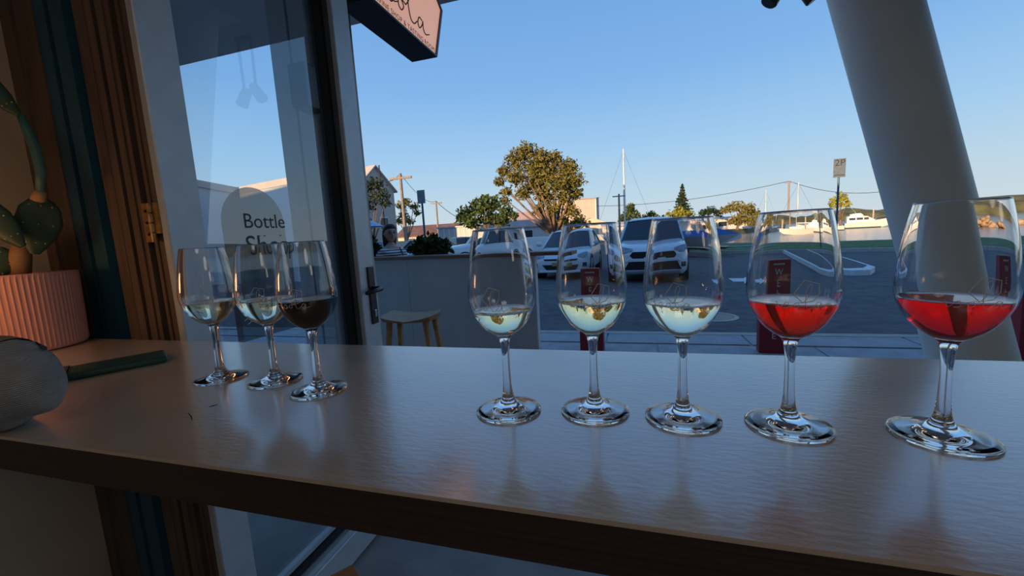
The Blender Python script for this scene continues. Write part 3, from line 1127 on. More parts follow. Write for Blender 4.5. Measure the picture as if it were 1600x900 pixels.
def leafmat(name, col, var=0.45, scale=1.2, trans=0.25):
    m = mat(name, col, 0.75, var=var, scale=scale, spec=0.2)
    return m


leafmat('leaf_golden', (0.185, 0.158, 0.036))
leafmat('leaf_mid', (0.072, 0.105, 0.024))
leafmat('leaf_bright', (0.26, 0.26, 0.035))
leafmat('leaf_dark', (0.030, 0.052, 0.020))
leafmat('leaf_grey', (0.055, 0.075, 0.045))
leafmat('leaf_shrub', (0.040, 0.070, 0.020), scale=9)
mat('bark', (0.20, 0.135, 0.09), 0.9, var=0.35, scale=3, bump=0.5, bscale=12)
mat('bark_pale', (0.42, 0.32, 0.22), 0.85, var=0.3, scale=3)


def foliage(name, clumps, size, dens, m, parent, seed, aspect=1.7, shell=0.55):
    """Thousands of small leaf blades filling ellipsoids; one mesh."""
    r = np.random.default_rng(seed)
    V, F = [], []
    base = 0
    for (c, rx, ry, rz_) in clumps:
        n = max(40, int(7.0 * dens * (rx * ry * rz_) ** (2 / 3) / (size * size)))
        d = r.normal(size=(n, 3))
        d /= np.linalg.norm(d, axis=1)[:, None]
        rad = shell + (1 - shell) * r.random(n) ** 0.7
        lump = 1 + 0.22 * np.sin(5 * d[:, 0] + seed) * np.cos(4 * d[:, 1]) + 0.14 * np.sin(9 * d[:, 2] + 3 * d[:, 0])
        P = np.array(c)[None] + d * rad[:, None] * lump[:, None] * np.array([rx, ry, rz_])[None]
        a = r.normal(size=(n, 3)) + np.array([0, 0, -0.3])
        a /= np.linalg.norm(a, axis=1)[:, None]
        b = np.cross(a, r.normal(size=(n, 3)) + 0.6 * d)
        b /= np.linalg.norm(b, axis=1)[:, None]
        s = size * (0.6 + 0.8 * r.random(n))[:, None]
        q = np.stack([P - a * s * aspect / 2, P + b * s * 0.45, P + a * s * aspect / 2, P - b * s * 0.45], 1)
        V.append(q.reshape(-1, 3))
        F.append(np.arange(n * 4).reshape(n, 4) + base)
        base += n * 4
    V = np.concatenate(V)
    F = np.concatenate(F)
    me = bpy.data.meshes.new(name)
    me.from_pydata(V.tolist(), [], F.tolist())
    me.materials.append(MATS[m])
    o = bpy.data.objects.new(name, me)
    C.objects.link(o)
    o.parent = parent
    o['kind'] = 'stuff'
    return o


def tree(name, label, base, Y, clumps, leaf, size, dens, m, trunk_r=0.25, bark='bark', group=None, seed=1, zg=-0.2, split=0.35, depth=1.0, shell=0.5):
    """clumps: (px, py, r_px) sight lines of the crown's masses at distance Y."""
    bp = ony(base[0], base[1], Y)
    bp.z = zg
    t = thing(name, label, 'tree', bp, 0, group)
    rr = random.Random(seed)
    sc = (ony(base[0] + 10, base[1], Y) - ony(base[0], base[1], Y)).length / 10
    cl = []
    for (cx, cy_, rp) in clumps:
        c = ony(cx, cy_, Y + rr.uniform(-1, 1) * rp * sc * 0.5 * depth) - bp
        cl.append((tuple(c), rp * sc * 1.0, rp * sc * depth, rp * sc * 0.82))
    zs = [c[0][2] for c in cl]
    fork = Vector((0.1 * trunk_r, 0, max(0.8, min(zs) * split + 0.2)))
    obj('trunk', tube(NB(), [(0, 0, 0), tuple(fork * 0.55), tuple(fork)], [trunk_r * 1.25, trunk_r, trunk_r * 0.8], 9), bark, t, smooth=True)
    for (c, rx, ry, rz_) in cl:
        c = Vector(c)
        mid = fork.lerp(c, 0.5) + Vector((rr.uniform(-1, 1), rr.uniform(-1, 1), 0)) * rx * 0.3
        obj('branch', tube(NB(), [tuple(fork - Vector((0, 0, trunk_r * 0.4))), tuple(mid), tuple(c + Vector((0, 0, rz_ * 0.3)))], [trunk_r * 0.40, trunk_r * 0.26, trunk_r * 0.10], 6), bark, t, smooth=True)
    foliage('foliage', cl, size, dens, m, t, seed, shell=shell)
    return t


tree('spreading_tree', 'tall spreading golden green tree with forked brown trunk behind the parked cars', (866, 372), 46,
     [(806, 250, 19), (822, 236, 16), (845, 247, 17), (851, 266, 24), (886, 262, 18), (896, 283, 17), (874, 284, 22), (838, 285, 22), (806, 277, 17), (818, 302, 14), (852, 306, 19), (884, 306, 18), (900, 303, 11), (790, 300, 10), (787, 268, 12), (866, 326, 13), (893, 330, 13), (842, 328, 12), (905, 345, 11), (880, 346, 11), (917, 352, 7), (893, 352, 9), (789, 314, 9), (779, 284, 10), (830, 262, 14), (868, 246, 12)],
     None, 0.20, 2.6, 'leaf_golden', 0.42, seed=3, split=0.45, shell=0.25)
tree('bushy_tree', 'low bushy dark green tree beside the tall golden one', (762, 385), 33,
     [(722, 340, 11), (728, 334, 15), (748, 322, 16), (770, 318, 15), (790, 330, 13), (762, 338, 19), (738, 346, 14), (785, 344, 13), (803, 338, 8), (757, 312, 9)],
     None, 0.17, 2.2, 'leaf_mid', 0.22, seed=5, shell=0.3)
tree('feathery_tree', 'thin dark feathery tree in front of the pink gabled building', (584, 384), 27,
     [(566, 296, 16), (586, 288, 12), (592, 305, 14), (572, 318, 15), (560, 330, 12), (602, 318, 8), (548, 312, 16), (540, 335, 12)],
     None, 0.13, 1.8, 'leaf_grey', 0.13, seed=8, shell=0.2)
tree('gum_tree', 'slender pale trunked gum tree behind the power pole', (636, 376), 48,
     [(626, 322, 8), (634, 316, 7), (647, 323, 8), (652, 333, 6), (630, 336, 8), (640, 345, 7), (622, 345, 7)],
     None, 0.20, 1.8, 'leaf_golden', 0.24, bark='bark_pale', seed=9, shell=0.2)
gT = 'trees along the far shore'
far_trees = [('dome shaped dark green tree beside the tall white mast', 985, 84, [(985, 336, 15), (975, 343, 10), (997, 342, 10), (985, 325, 9)], 'leaf_mid'),
             ('small rounded tree right of the dome shaped one', 1015, 92, [(1012, 340, 9), (1024, 342, 8), (1018, 334, 6)], 'leaf_mid'),
             ('yellow green tree at the foot of the pine', 1055, 95, [(1048, 336, 9), (1062, 331, 11), (1076, 336, 10), (1056, 342, 10), (1072, 344, 8)], 'leaf_bright'),
             ('dark tree between the yellow green tree and the shoreline houses', 1100, 108, [(1098, 333, 9), (1110, 329, 10), (1122, 333, 9)], 'leaf_dark'),
             ('broad sunlit tree overhanging the water beyond the jetty', 1152, 100, [(1135, 327, 10), (1150, 323, 12), (1168, 327, 13), (1180, 333, 9), (1160, 340, 13), (1145, 346, 9), (1172, 346, 10)], 'leaf_golden'),
             ('olive tree low on the far bank left of the pine', 1033, 82, [(1033, 344, 8), (1026, 347, 7), (1040, 349, 6)], 'leaf_golden')]
for i, (lb, bxp, Y, cl_, mm) in enumerate(far_trees):
    tree('shore_tree', lb, (bxp, 362), Y, cl_, None, 0.34, 2.2, mm, 0.3, group=gT, seed=20 + i, zg=-0.3, shell=0.3)
tree('lone_tree', 'small round sunlit tree behind the right hand parking sign', (1313, 345), 95,
     [(1306, 313, 9), (1318, 310, 9), (1312, 304, 6), (1300, 320, 6), (1324, 319, 7), (1312, 320, 8)], None, 0.32, 2.0, 'leaf_bright', 0.25, seed=31, zg=-1.2, shell=0.3)
# norfolk pine: tiers of drooping branches
pb = ony(1066, 345, 118)
pb.z = -0.3
pine = thing('norfolk_pine', 'pointed dark norfolk pine rising above the far trees', 'tree', pb)
ptop = ony(1066, 288, 118).z + 0.3
obj('trunk', tube(NB(), [(0, 0, 0), (0, 0, ptop * 0.6), (0, 0, ptop)], [0.35, 0.22, 0.04], 8), 'bark', pine, smooth=True)
cl_ = []
for q in range(11):
    f_ = q / 10
    rr_ = 2.3 * (1 - f_) + 0.25
    cl_.append(((0, 0, ptop * (0.42 + 0.56 * f_)), rr_, rr_, 0.35))
foliage('foliage', cl_, 0.4, 3.0, 'leaf_dark', pine, 40, shell=0.1)

# shrubs in a trough behind the outdoor bar
def shrub(label, cx, cy_, Y, clumps, m, seed, size=0.05, dx=0.0):
    bp = ony(cx, cy_, Y)
    bp.x += dx
    bp.z = -0.004
    t = thing('potted_shrub', label, 'shrub', bp, 0, 'shrubs behind the outdoor bar')
    sc = (ony(cx + 10, cy_, Y) - ony(cx, cy_, Y)).length / 10
    cl = [(tuple(ony(a, b_, Y) - bp), r_ * sc, 0.10, r_ * sc * 0.9) for (a, b_, r_) in clumps]
    obj('planter', bev(prism(NB(), [(-0.14, -0.13), (0.14, -0.13), (0.14, 0.13), (-0.14, 0.13)], 0.0, 0.55), 0.01, 1), 'panel_grey', t)
    for (c, *_r) in cl:
        obj('stem', tube(NB(), [(0, 0, 0.5), (c[0] * 0.5, c[1] * 0.5, 0.8), c], [0.012, 0.009, 0.004], 6), 'bark', t)
    foliage('foliage', cl, size, 3.2, m, t, seed, shell=0.2)
    return t


shrub('dark leafy shrub between the door and the striped shirt', 584, 402, 4.55, [(580, 386, 13), (592, 394, 12), (574, 374, 12), (582, 400, 13)], 'leaf_shrub', 51, dx=-0.16)
shrub('wide bushy shrub right of the striped shirt', 670, 395, 4.42, [(648, 388, 9), (660, 380, 12), (674, 376, 12), (690, 385, 12), (675, 392, 14), (655, 396, 10), (697, 392, 8)], 'leaf_shrub', 52, dx=0.22)

# ------------------------------------------------------------------ seated person in a striped shirt
mat('skin', (0.50, 0.30, 0.225), 0.55, var=0.05)
mat('hair_dark', (0.030, 0.018, 0.013), 0.55, var=0.3, scale=30, stretch=(30, 30, 2))
mat('trousers', (0.03, 0.04, 0.07), 0.8)
mat('glasses_frame', (0.08, 0.03, 0.03), 0.3)
sm = bpy.data.materials.new('striped_jersey')
sm.use_nodes = True
MATS['striped_jersey'] = sm
n_ = sm.node_tree.nodes
l_ = sm.node_tree.links
tco = n_.new('ShaderNodeTexCoord')
wve = n_.new('ShaderNodeTexWave')
wve.bands_direction = 'Z'
wve.inputs['Scale'].default_value = 9.5
wve.inputs['Distortion'].default_value = 0.6
wve.inputs['Detail'].default_value = 1
rmp = n_.new('ShaderNodeValToRGB')
rmp.color_ramp.interpolation = 'CONSTANT'
rmp.color_ramp.elements[0].color = (0.03, 0.035, 0.07, 1)
rmp.color_ramp.elements[1].position = 0.30
rmp.color_ramp.elements[1].color = (0.68, 0.70, 0.74, 1)
l_.new(tco.outputs['Object'], wve.inputs['Vector'])
l_.new(wve.outputs['Fac'], rmp.inputs[0])
l_.new(rmp.outputs[0], n_['Principled BSDF'].inputs['Base Color'])
n_['Principled BSDF'].inputs['Roughness'].default_value = 0.9


def skinned(name, verts, edges, radii, m, parent, root=0, sub=2):
    me = bpy.data.meshes.new(name)
    me.from_pydata([tuple(v) for v in verts], edges, [])
    o = bpy.data.objects.new(name, me)
    C.objects.link(o)
    sk = o.modifiers.new('skin', 'SKIN')
    sk.use_smooth_shade = True
    for i, r_ in enumerate(radii):
        sv = me.skin_vertices[0].data[i]
        sv.radius = r_ if isinstance(r_, tuple) else (r_, r_)
        sv.use_root = (i == root)
    ss = o.modifiers.new('sub', 'SUBSURF')
    ss.levels = sub
    realise(o)
    o.data.materials.clear()
    o.data.materials.append(MATS[m])
    for f in o.data.polygons:
        f.use_smooth = True
    o.parent = parent
    return o


PY = 4.62
ph0 = ony(613, 365, PY)                          # centre of the head
PS = 0.72                                         # seat height under the person
person = thing('person', 'person in a striped shirt with dark hair sitting behind the outdoor bar', 'person', (ph0.x - 0.03, PY, -0.004), radians(66))
# local: faces -Y, x to the person's left; turned towards the road
hz = ph0.z + 0.004
V = [(0, 0, PS + 0.10), (0, 0.01, PS + 0.24), (0, 0.0, PS + 0.42), (0, 0.01, hz - 0.20), (0, 0.0, hz - 0.13), (0, -0.005, hz - 0.10)]
E_ = [(0, 1), (1, 2), (2, 3), (3, 4), (4, 5)]
Rr = [(0.14, 0.11), (0.125, 0.095), (0.15, 0.10), (0.09, 0.07), (0.046, 0.046), (0.045, 0.045)]


def add(p, r_, link):
    V.append(p)
    Rr.append(r_)
    E_.append((link, len(V) - 1))
    return len(V) - 1


for s in (-1, 1):
    sh = add((s * 0.155, 0.01, hz - 0.245), 0.055, 3)
    el = add((s * 0.20, -0.02, PS + 0.27), 0.043, sh)
    wr = add((s * 0.13, -0.22, PS + 0.17), 0.030, el)
    pa = add((s * 0.11, -0.28, PS + 0.155), (0.034, 0.018), wr)
    for k_, (dx, ln) in enumerate(((-0.030, 0.055), (-0.010, 0.085), (0.008, 0.09), (0.024, 0.08))):
        f1_ = add((s * 0.11 + dx, -0.33, PS + 0.152), 0.0095, pa)
        add((s * 0.11 + dx, -0.33 - ln * 0.6, PS + 0.140), 0.008, f1_)
    th_ = add((s * 0.11 - s * 0.042, -0.295, PS + 0.15), 0.010, pa)
    add((s * 0.11 - s * 0.052, -0.33, PS + 0.145), 0.009, th_)
    hp = add((s * 0.09, -0.04, PS + 0.085), 0.085, 0)
    kn = add((s * 0.11, -0.42, PS + 0.075), 0.062, hp)
    an = add((s * 0.10, -0.36, 0.33), 0.040, kn)
    he = add((s * 0.10, -0.36, 0.27), 0.036, an)
    add((s * 0.11, -0.50, 0.255), 0.030, he)
body = skinned('body', V, E_, Rr, 'skin', person)
# head: an egg with brow, nose, mouth and chin worked in
hb = NB()
bmesh.ops.create_uvsphere(hb, u_segments=32, v_segments=24, radius=1.0)
for v in hb.verts:
    x_, y_, z_ = v.co
    f_ = max(0, -y_)
    x2 = x_ * 0.074 * (1.0 - 0.28 * max(0, -z_) ** 1.5)
    y2 = y_ * 0.092 * (1.0 - 0.10 * max(0, -z_))
    z2 = z_ * 0.112
    if y_ < 0:
        nose = math.exp(-((x_ / 0.16) ** 2) - ((z_ + 0.18) / 0.20) ** 2)
        y2 -= 0.026 * nose * f_
        eyes = math.exp(-((abs(x_) - 0.42) / 0.18) ** 2 - ((z_ - 0.08) / 0.12) ** 2)
        y2 += 0.010 * eyes
        lips = math.exp(-(x_ / 0.30) ** 2 - ((z_ + 0.52) / 0.07) ** 2)
        y2 -= 0.006 * lips
        chin = math.exp(-(x_ / 0.3) ** 2 - ((z_ + 0.85) / 0.15) ** 2)
        y2 -= 0.010 * chin
    v.co = (x2, y2, z2 + hz)
for s in (-1, 1):
    ball(hb, (s * 0.074, 0.012, hz), 0.022, 0.35, 0.7, 1.2, 10, 8)
rot(hb, radians(-16), 'Z')
head = obj('head', hb, 'skin', person, smooth=True)
eb = NB()
for s in (-1, 1):
    ball(eb, (s * 0.030, -0.078, hz + 0.010), 0.011, seg=10, rings=8)
rot(eb, radians(-16), 'Z')
obj('eyes', eb, 'letter_dark', head, smooth=True)
mat('lip_pink', (0.42, 0.16, 0.14), 0.5)
lb_ = ball(NB(), (0, -0.086, hz - 0.056), 0.022, 1.0, 0.32, 0.32, 12, 8)
rot(lb_, radians(-16), 'Z')
obj('mouth', lb_, 'lip_pink', head, smooth=True)
wb2 = NB()
for s in (-1, 1):
    tube(wb2, [(s * 0.016, -0.091, hz + 0.034), (s * 0.034, -0.090, hz + 0.040), (s * 0.052, -0.078, hz + 0.034)], 0.003, 5)
rot(wb2, radians(-16), 'Z')
obj('eyebrows', wb2, 'hair_dark', head)
gb = NB()
for s in (-1, 1):
    tube(gb, [(s * 0.032 + 0.024 * cos(t), -0.096, hz + 0.006 + 0.020 * sin(t)) for t in [2 * pi * q / 14 for q in range(15)]], 0.002, 5)
    tube(gb, [(s * 0.056, -0.094, hz + 0.012), (s * 0.076, -0.02, hz + 0.014), (s * 0.078, 0.015, hz + 0.008)], 0.002, 5)
tube(gb, [(-0.009, -0.098, hz + 0.010), (0.009, -0.098, hz + 0.010)], 0.002, 5)
rot(gb, radians(-16), 'Z')
obj('spectacles', gb, 'glasses_frame', head)
# hair: cap over the skull, falling behind the shoulders
rg = []
for (z_, rx_, yf, yb2) in ((0.125, 0.02, -0.02, 0.03), (0.118, 0.052, -0.055, 0.065), (0.095, 0.074, -0.078, 0.092), (0.065, 0.083, -0.080, 0.103), (0.035, 0.088, -0.040, 0.108), (-0.02, 0.091, -0.018, 0.110), (-0.08, 0.090, -0.006, 0.108), (-0.14, 0.082, 0.020, 0.106), (-0.20, 0.070, 0.03, 0.10), (-0.235, 0.045, 0.045, 0.09)):
    cyy = (yf + yb2) / 2
    hy2 = (yb2 - yf) / 2
    rg.append([(rx_ * cos(t), cyy + hy2 * sin(t), hz + z_) for t in [2 * pi * q / 24 for q in range(24)]])
b = loft(NB(), rg)
rot(b, radians(-16), 'Z')
obj('hair', b, 'hair_dark', person, smooth=True)
# shirt: loose shell round trunk and upper arms
SV = [(0, 0, PS + 0.08), (0, 0.01, PS + 0.24), (0, 0.0, PS + 0.42), (0, 0.01, hz - 0.215), (0, 0.005, hz - 0.165)]
SE = [(0, 1), (1, 2), (2, 3), (3, 4)]
SR = [(0.175, 0.150), (0.165, 0.135), (0.185, 0.135), (0.125, 0.095), (0.064, 0.060)]
for s in (-1, 1):
    SV.append((s * 0.16, 0.01, hz - 0.250))
    SR.append(0.068)
    SE.append((3, len(SV) - 1))
    SV.append((s * 0.195, -0.01, PS + 0.33))
    SR.append(0.058)
    SE.append((len(SV) - 2, len(SV) - 1))
skinned('shirt', SV, SE, SR, 'striped_jersey', person)
TV = [(0, 0, PS + 0.13), (0, -0.01, PS + 0.09)]
TE = [(0, 1)]
TR = [(0.16, 0.13), (0.15, 0.12)]
for s in (-1, 1):
    i0 = len(TV)
    TV += [(s * 0.09, -0.05, PS + 0.085), (s * 0.11, -0.42, PS + 0.075), (s * 0.10, -0.365, 0.38)]
    TR += [0.098, 0.076, 0.055]
    TE += [(1, i0), (i0, i0 + 1), (i0 + 1, i0 + 2)]
skinned('trousers', TV, TE, TR, 'trousers', person)
# strap of a bag across the shirt
obj('strap', tube(NB(), [(0.07, -0.075, hz - 0.175), (0.075, -0.118, hz - 0.25), (0.07, -0.135, hz - 0.36), (0.06, -0.13, hz - 0.46)], 0.007, 6), 'letter_dark', person)
# their stool
ps = thing('bar_stool', 'round bar stool under the seated person behind the outdoor bar', 'stool', (person.location.x, PY, -0.004), radians(38))
obj('seat', lathe(NB(), [(0, PS - 0.04), (0.16, PS - 0.04), (0.175, PS - 0.02), (0.165, PS), (0, PS)], 24), 'stool_wood', ps)
for q in range(4):
    a_ = pi / 4 + q * pi / 2
    obj('leg', tube(NB(), [(0.10 * cos(a_), 0.10 * sin(a_), PS - 0.04), (0.19 * cos(a_), 0.19 * sin(a_), 0)], [0.02, 0.016], 8), 'stool_wood', ps)
obj('foot_ring', tube(NB(), [(0.165 * cos(t), 0.165 * sin(t), 0.22) for t in [2 * pi * q / 16 for q in range(17)]], 0.009, 6), 'steel', ps)

# ------------------------------------------------------------------ cars
mat('paint_white', (0.72, 0.74, 0.76), 0.25, var=0.02, coat=0.6)
mat('paint_silver', (0.42, 0.44, 0.46), 0.28, metal=0.4, var=0.03, coat=0.5)
mat('paint_dark', (0.05, 0.055, 0.065), 0.25, var=0.05, coat=0.6)
mat('car_glass', (0.018, 0.024, 0.030), 0.05, spec=0.9)
mat('car_black', (0.012, 0.012, 0.013), 0.45)
mat('tyre', (0.016, 0.016, 0.016), 0.85)
mat('alloy', (0.45, 0.46, 0.48), 0.35, metal=0.8)
mat('lamp_lens', (0.34, 0.38, 0.43), 0.08, var=0.5, scale=25)
mat('plate_yellow', (0.42, 0.30, 0.08), 0.5)


def car(name, label, loc, rz, L=4.3, W=1.78, H=1.50, hood=0.92, belt=0.96, wsb=1.10, wst=1.95, rft=3.45, rrb=4.05, style='hatch', paint='paint_white', group=None, clear=0.20):
    t = thing(name, label, 'car', loc, rz, group)
    w = W / 2
    y0 = -L / 2
    # y offset from the nose, half width, bottom, top
    st = [(0.0, 0.66, clear + 0.10, hood - 0.30), (0.05, 0.80, clear + 0.04, hood - 0.24), (0.16, 0.91, clear, hood - 0.17), (0.38, 0.975, clear, hood - 0.10), (0.75, 1.0, clear, hood - 0.05), (wsb, 1.0, clear, hood),
          (wsb + 0.25, 1.0, clear, belt), (L * 0.6, 1.0, clear, belt + 0.02), (L - 0.45, 0.985, clear, belt + 0.03), (L - 0.12, 0.95, clear + 0.05, belt), (L, 0.86, clear + 0.15, belt - 0.12)]
    rg = []
    for (dy, ww, zb, zt) in st:
        a = w * ww
        h = zt - zb
        half = [(a * 0.86, zb), (a * 0.97, zb + 0.08), (a, zb + h * 0.40), (a * 0.985, zb + h * 0.68), (a * 0.94, zb + h * 0.90), (a * 0.80, zt), (a * 0.40, zt + 0.015)]
        rg.append([(x_, y0 + dy, z_) for x_, z_ in half] + [(-x_, y0 + dy, z_) for x_, z_ in half[::-1]])
    obj('body', loft(NB(), rg), paint, t, smooth='auto')

    def arc(wd, yy, zz, bul, n=10):
        return [Vector((-wd + 2 * wd * i / n, y0 + yy - bul * (1 - (2 * i / n - 1) ** 2), zz + 0.02 * (1 - (2 * i / n - 1) ** 2))) for i in range(n + 1)]

    wb_, wt_ = w * 0.90, w * 0.70
    zr = H - 0.07
    bot = arc(wb_, wsb + 0.10, hood - 0.02, 0.16)
    top = arc(wt_, wst, zr, 0.08)
    b = NB()
    loft(b, [bot, top], cap=False, closed=False)
    obj('windscreen', b, 'car_glass', t, smooth=True)
    # side and rear glass
    for s in (-1, 1):
        b = NB()
        pts = [(s * wb_, y0 + wsb + 0.12, hood), (s * w * 0.93, y0 + (wsb + rrb) / 2, belt), (s * wb_, y0 + rrb, belt + 0.02), (s * wt_ * 0.98, y0 + rft, zr - 0.02), (s * wt_ * 1.03, y0 + (wst + rft) / 2, zr), (s * wt_, y0 + wst, zr)]
        b.faces.new([b.verts.new(p) for p in pts])
        obj('side_window', b, 'car_glass', t)
    b = NB()
    b.faces.new([b.verts.new(p) for p in ((-wb_, y0 + rrb, belt + 0.02), (wb_, y0 + rrb, belt + 0.02), (wt_ * 0.98, y0 + rft, zr - 0.02), (-wt_ * 0.98, y0 + rft, zr - 0.02))])
    obj('rear_window', b, 'car_glass', t)
    rr = []
    for (dy, ww, dz) in ((wst - 0.06, 0.97, -0.03), (wst + 0.12, 1.03, 0.02), ((wst + rft) / 2, 1.05, 0.05), (rft - 0.1, 1.02, 0.03), (rft + 0.06, 0.97, -0.03)):
        a = wt_ * ww
        rr.append([(-a, y0 + dy, zr - 0.02 + dz * 0.3), (-a * 0.8, y0 + dy - 0.03, zr + 0.03 + dz), (0, y0 + dy - 0.05, zr + 0.05 + dz), (a * 0.8, y0 + dy - 0.03, zr + 0.03 + dz), (a, y0 + dy, zr - 0.02 + dz * 0.3), (0, y0 + dy, zr - 0.04)])
    obj('roof', loft(NB(), rr), paint, t, smooth='auto')
    for s in (-1, 1):
        obj('pillar', tube(NB(), [(s * wb_ * 1.01, y0 + wsb + 0.10, hood - 0.03), (s * wt_ * 1.01, y0 + wst, zr)], 0.035, 7), paint, t, smooth=True)
        obj('pillar', tube(NB(), [(s * w * 0.93, y0 + wsb * 0.45 + rrb * 0.55, belt - 0.02), (s * wt_ * 1.03, y0 + wst * 0.4 + rft * 0.6, zr)], 0.032, 6), 'car_black', t, smooth=True)
        obj('pillar', tube(NB(), [(s * wb_ * 1.0, y0 + rrb, belt), (s * wt_, y0 + rft, zr - 0.01)], 0.055, 7), paint, t, smooth=True)
        mr = obj('mirror', ball(NB(), (s * (w + 0.10), y0 + wsb + 0.35, belt + 0.09), 0.10, 1.1, 0.55, 0.75, 12, 8), paint, t, smooth=True)
        # headlamp sweeping back round the corner
        z1 = hood - 0.22
        lb = NB()
        loft(lb, [[(s * w * 0.50, y0 + 0.035, z1 - 0.02), (s * w * 0.50, y0 + 0.06, z1 + 0.05), (s * w * 0.50, y0 + 0.12, z1 + 0.02)],
                  [(s * w * 0.74, y0 + 0.02, z1 - 0.05), (s * w * 0.74, y0 + 0.10, z1 + 0.10), (s * w * 0.74, y0 + 0.20, z1)],
                  [(s * w * 0.93, y0 + 0.13, z1 - 0.02), (s * w * 0.92, y0 + 0.26, z1 + 0.12), (s * w * 0.90, y0 + 0.30, z1 + 0.02)]])
        obj('headlamp', lb, 'lamp_lens', t, smooth='auto')
        for yy in (0.82, L - 0.80):
            R0 = 0.325 if H < 1.6 else 0.36
            wh = obj('wheel', lathe(NB(), [(R0 * 0.6, -0.10), (R0 * 0.94, -0.11), (R0, -0.07), (R0, 0.07), (R0 * 0.94, 0.11), (R0 * 0.6, 0.10)], 28, closed=True), 'tyre', t, smooth='auto', loc=(s * (w - 0.115), y0 + yy, R0))
            wh.rotation_euler = (0, pi / 2, 0)
            hub = NB()
            lathe(hub, [(0, -0.06), (R0 * 0.62, -0.06), (R0 * 0.62, 0.06), (0, 0.085)], 20)
            hbo = obj('hub', hub, 'alloy', wh, smooth='auto')
            ab = obj('wheel_arch', lathe(NB(), [(R0 * 1.02, -0.13), (R0 * 1.17, -0.13), (R0 * 1.17, 0.118), (R0 * 1.02, 0.118)], 28, closed=True), 'car_black', t, smooth='auto', loc=(s * (w - 0.115), y0 + yy, R0 + 0.01))
            ab.rotation_euler = (0, pi / 2, 0)
    zc = clear + 0.05
    if style == 'suv':
        obj('grille', bev(prism_xz(NB(), [(-w * 0.50, hood - 0.42), (w * 0.50, hood - 0.42), (w * 0.58, hood - 0.34), (w * 0.50, hood - 0.25), (-w * 0.50, hood - 0.25), (-w * 0.58, hood - 0.34)], y0 - 0.015, y0 + 0.10), 0.006, 1), 'car_black', t)
        obj('bumper_bar', bev(prism_xz(NB(), [(-w * 0.72, hood - 0.50), (w * 0.72, hood - 0.50), (w * 0.62, hood - 0.42), (-w * 0.62, hood - 0.42)], y0 - 0.03, y0 + 0.12), 0.012, 2), paint, t)
        obj('lower_intake', prism_xz(NB(), [(-w * 0.74, zc + 0.08), (w * 0.74, zc + 0.08), (w * 0.60, hood - 0.50), (-w * 0.60, hood - 0.50)], y0 - 0.01, y0 + 0.14), 'car_black', t)
        obj('skid_plate', bev(bx(NB(), -w * 0.70, w * 0.70, y0 - 0.03, y0 + 0.12, zc, zc + 0.08), 0.015, 2), 'alloy', t)
        for s in (-1, 1):
            obj('roof_rail', tube(NB(), [(s * wt_ * 0.93, y0 + wst + 0.15, zr + 0.05), (s * wt_ * 0.95, y0 + wst + 0.3, zr + 0.11), (s * wt_ * 0.95, y0 + rft - 0.25, zr + 0.11), (s * wt_ * 0.93, y0 + rft - 0.1, zr + 0.05)], 0.018, 6), 'car_black', t, smooth=True)
    else:
        obj('grille', bev(prism_xz(NB(), [(-w * 0.52, hood - 0.285), (w * 0.52, hood - 0.285), (w * 0.46, hood - 0.335), (-w * 0.46, hood - 0.335)], y0 - 0.012, y0 + 0.10), 0.004, 1), 'car_black', t)
        obj('lower_intake', prism_xz(NB(), [(-w * 0.42, zc + 0.06), (w * 0.42, zc + 0.06), (w * 0.56, hood - 0.46), (-w * 0.56, hood - 0.46)], y0 - 0.012, y0 + 0.10), 'car_black', t)
        obj('bumper_lip', bev(bx(NB(), -w * 0.68, w * 0.68, y0 - 0.02, y0 + 0.10, zc - 0.02, zc + 0.05), 0.015, 2), paint, t)
    for s in (-1, 1):
        obj('fog_lamp', bev(bx(NB(), -0.09, 0.09, -0.03, 0.03, -0.06, 0.06), 0.01, 1), 'car_black', t, loc=(s * w * 0.80, y0 + 0.09, zc + 0.20)).rotation_euler = (0, 0, s * radians(38))
    obj('number_plate', bev(bx(NB(), -0.19, 0.19, y0 - 0.035, y0 - 0.015, hood - 0.50, hood - 0.39), 0.003, 1), 'plate_yellow' if style == 'hatch' else 'letter_white', t)
    obj('badge', lathe(NB(), [(0.0, -0.004), (0.05, -0.004), (0.045, 0.006), (0, 0.006)], 16), 'alloy', t, loc=(0, y0 - 0.018, hood - 0.31)).rotation_euler = (pi / 2, 0, 0)
    if style == 'ute':
        obj('tray', bev(bx(NB(), -w * 0.97, w * 0.97, y0 + rrb + 0.05, y0 + L + 0.55, clear + 0.25, belt + 0.12), 0.03, 2), paint, t)
        obj('bull_bar', tube(NB(), [(-w * 0.6, y0 - 0.08, hood - 0.45), (-w * 0.5, y0 - 0.10, hood - 0.18), (w * 0.5, y0 - 0.10, hood - 0.18), (w * 0.6, y0 - 0.08, hood - 0.45)], 0.03, 8), 'car_black', t, smooth=True)
    return t


def ground(px_, py_, z=RZ):
    q = onz(px_, py_, z)
    q.z = z
    return q


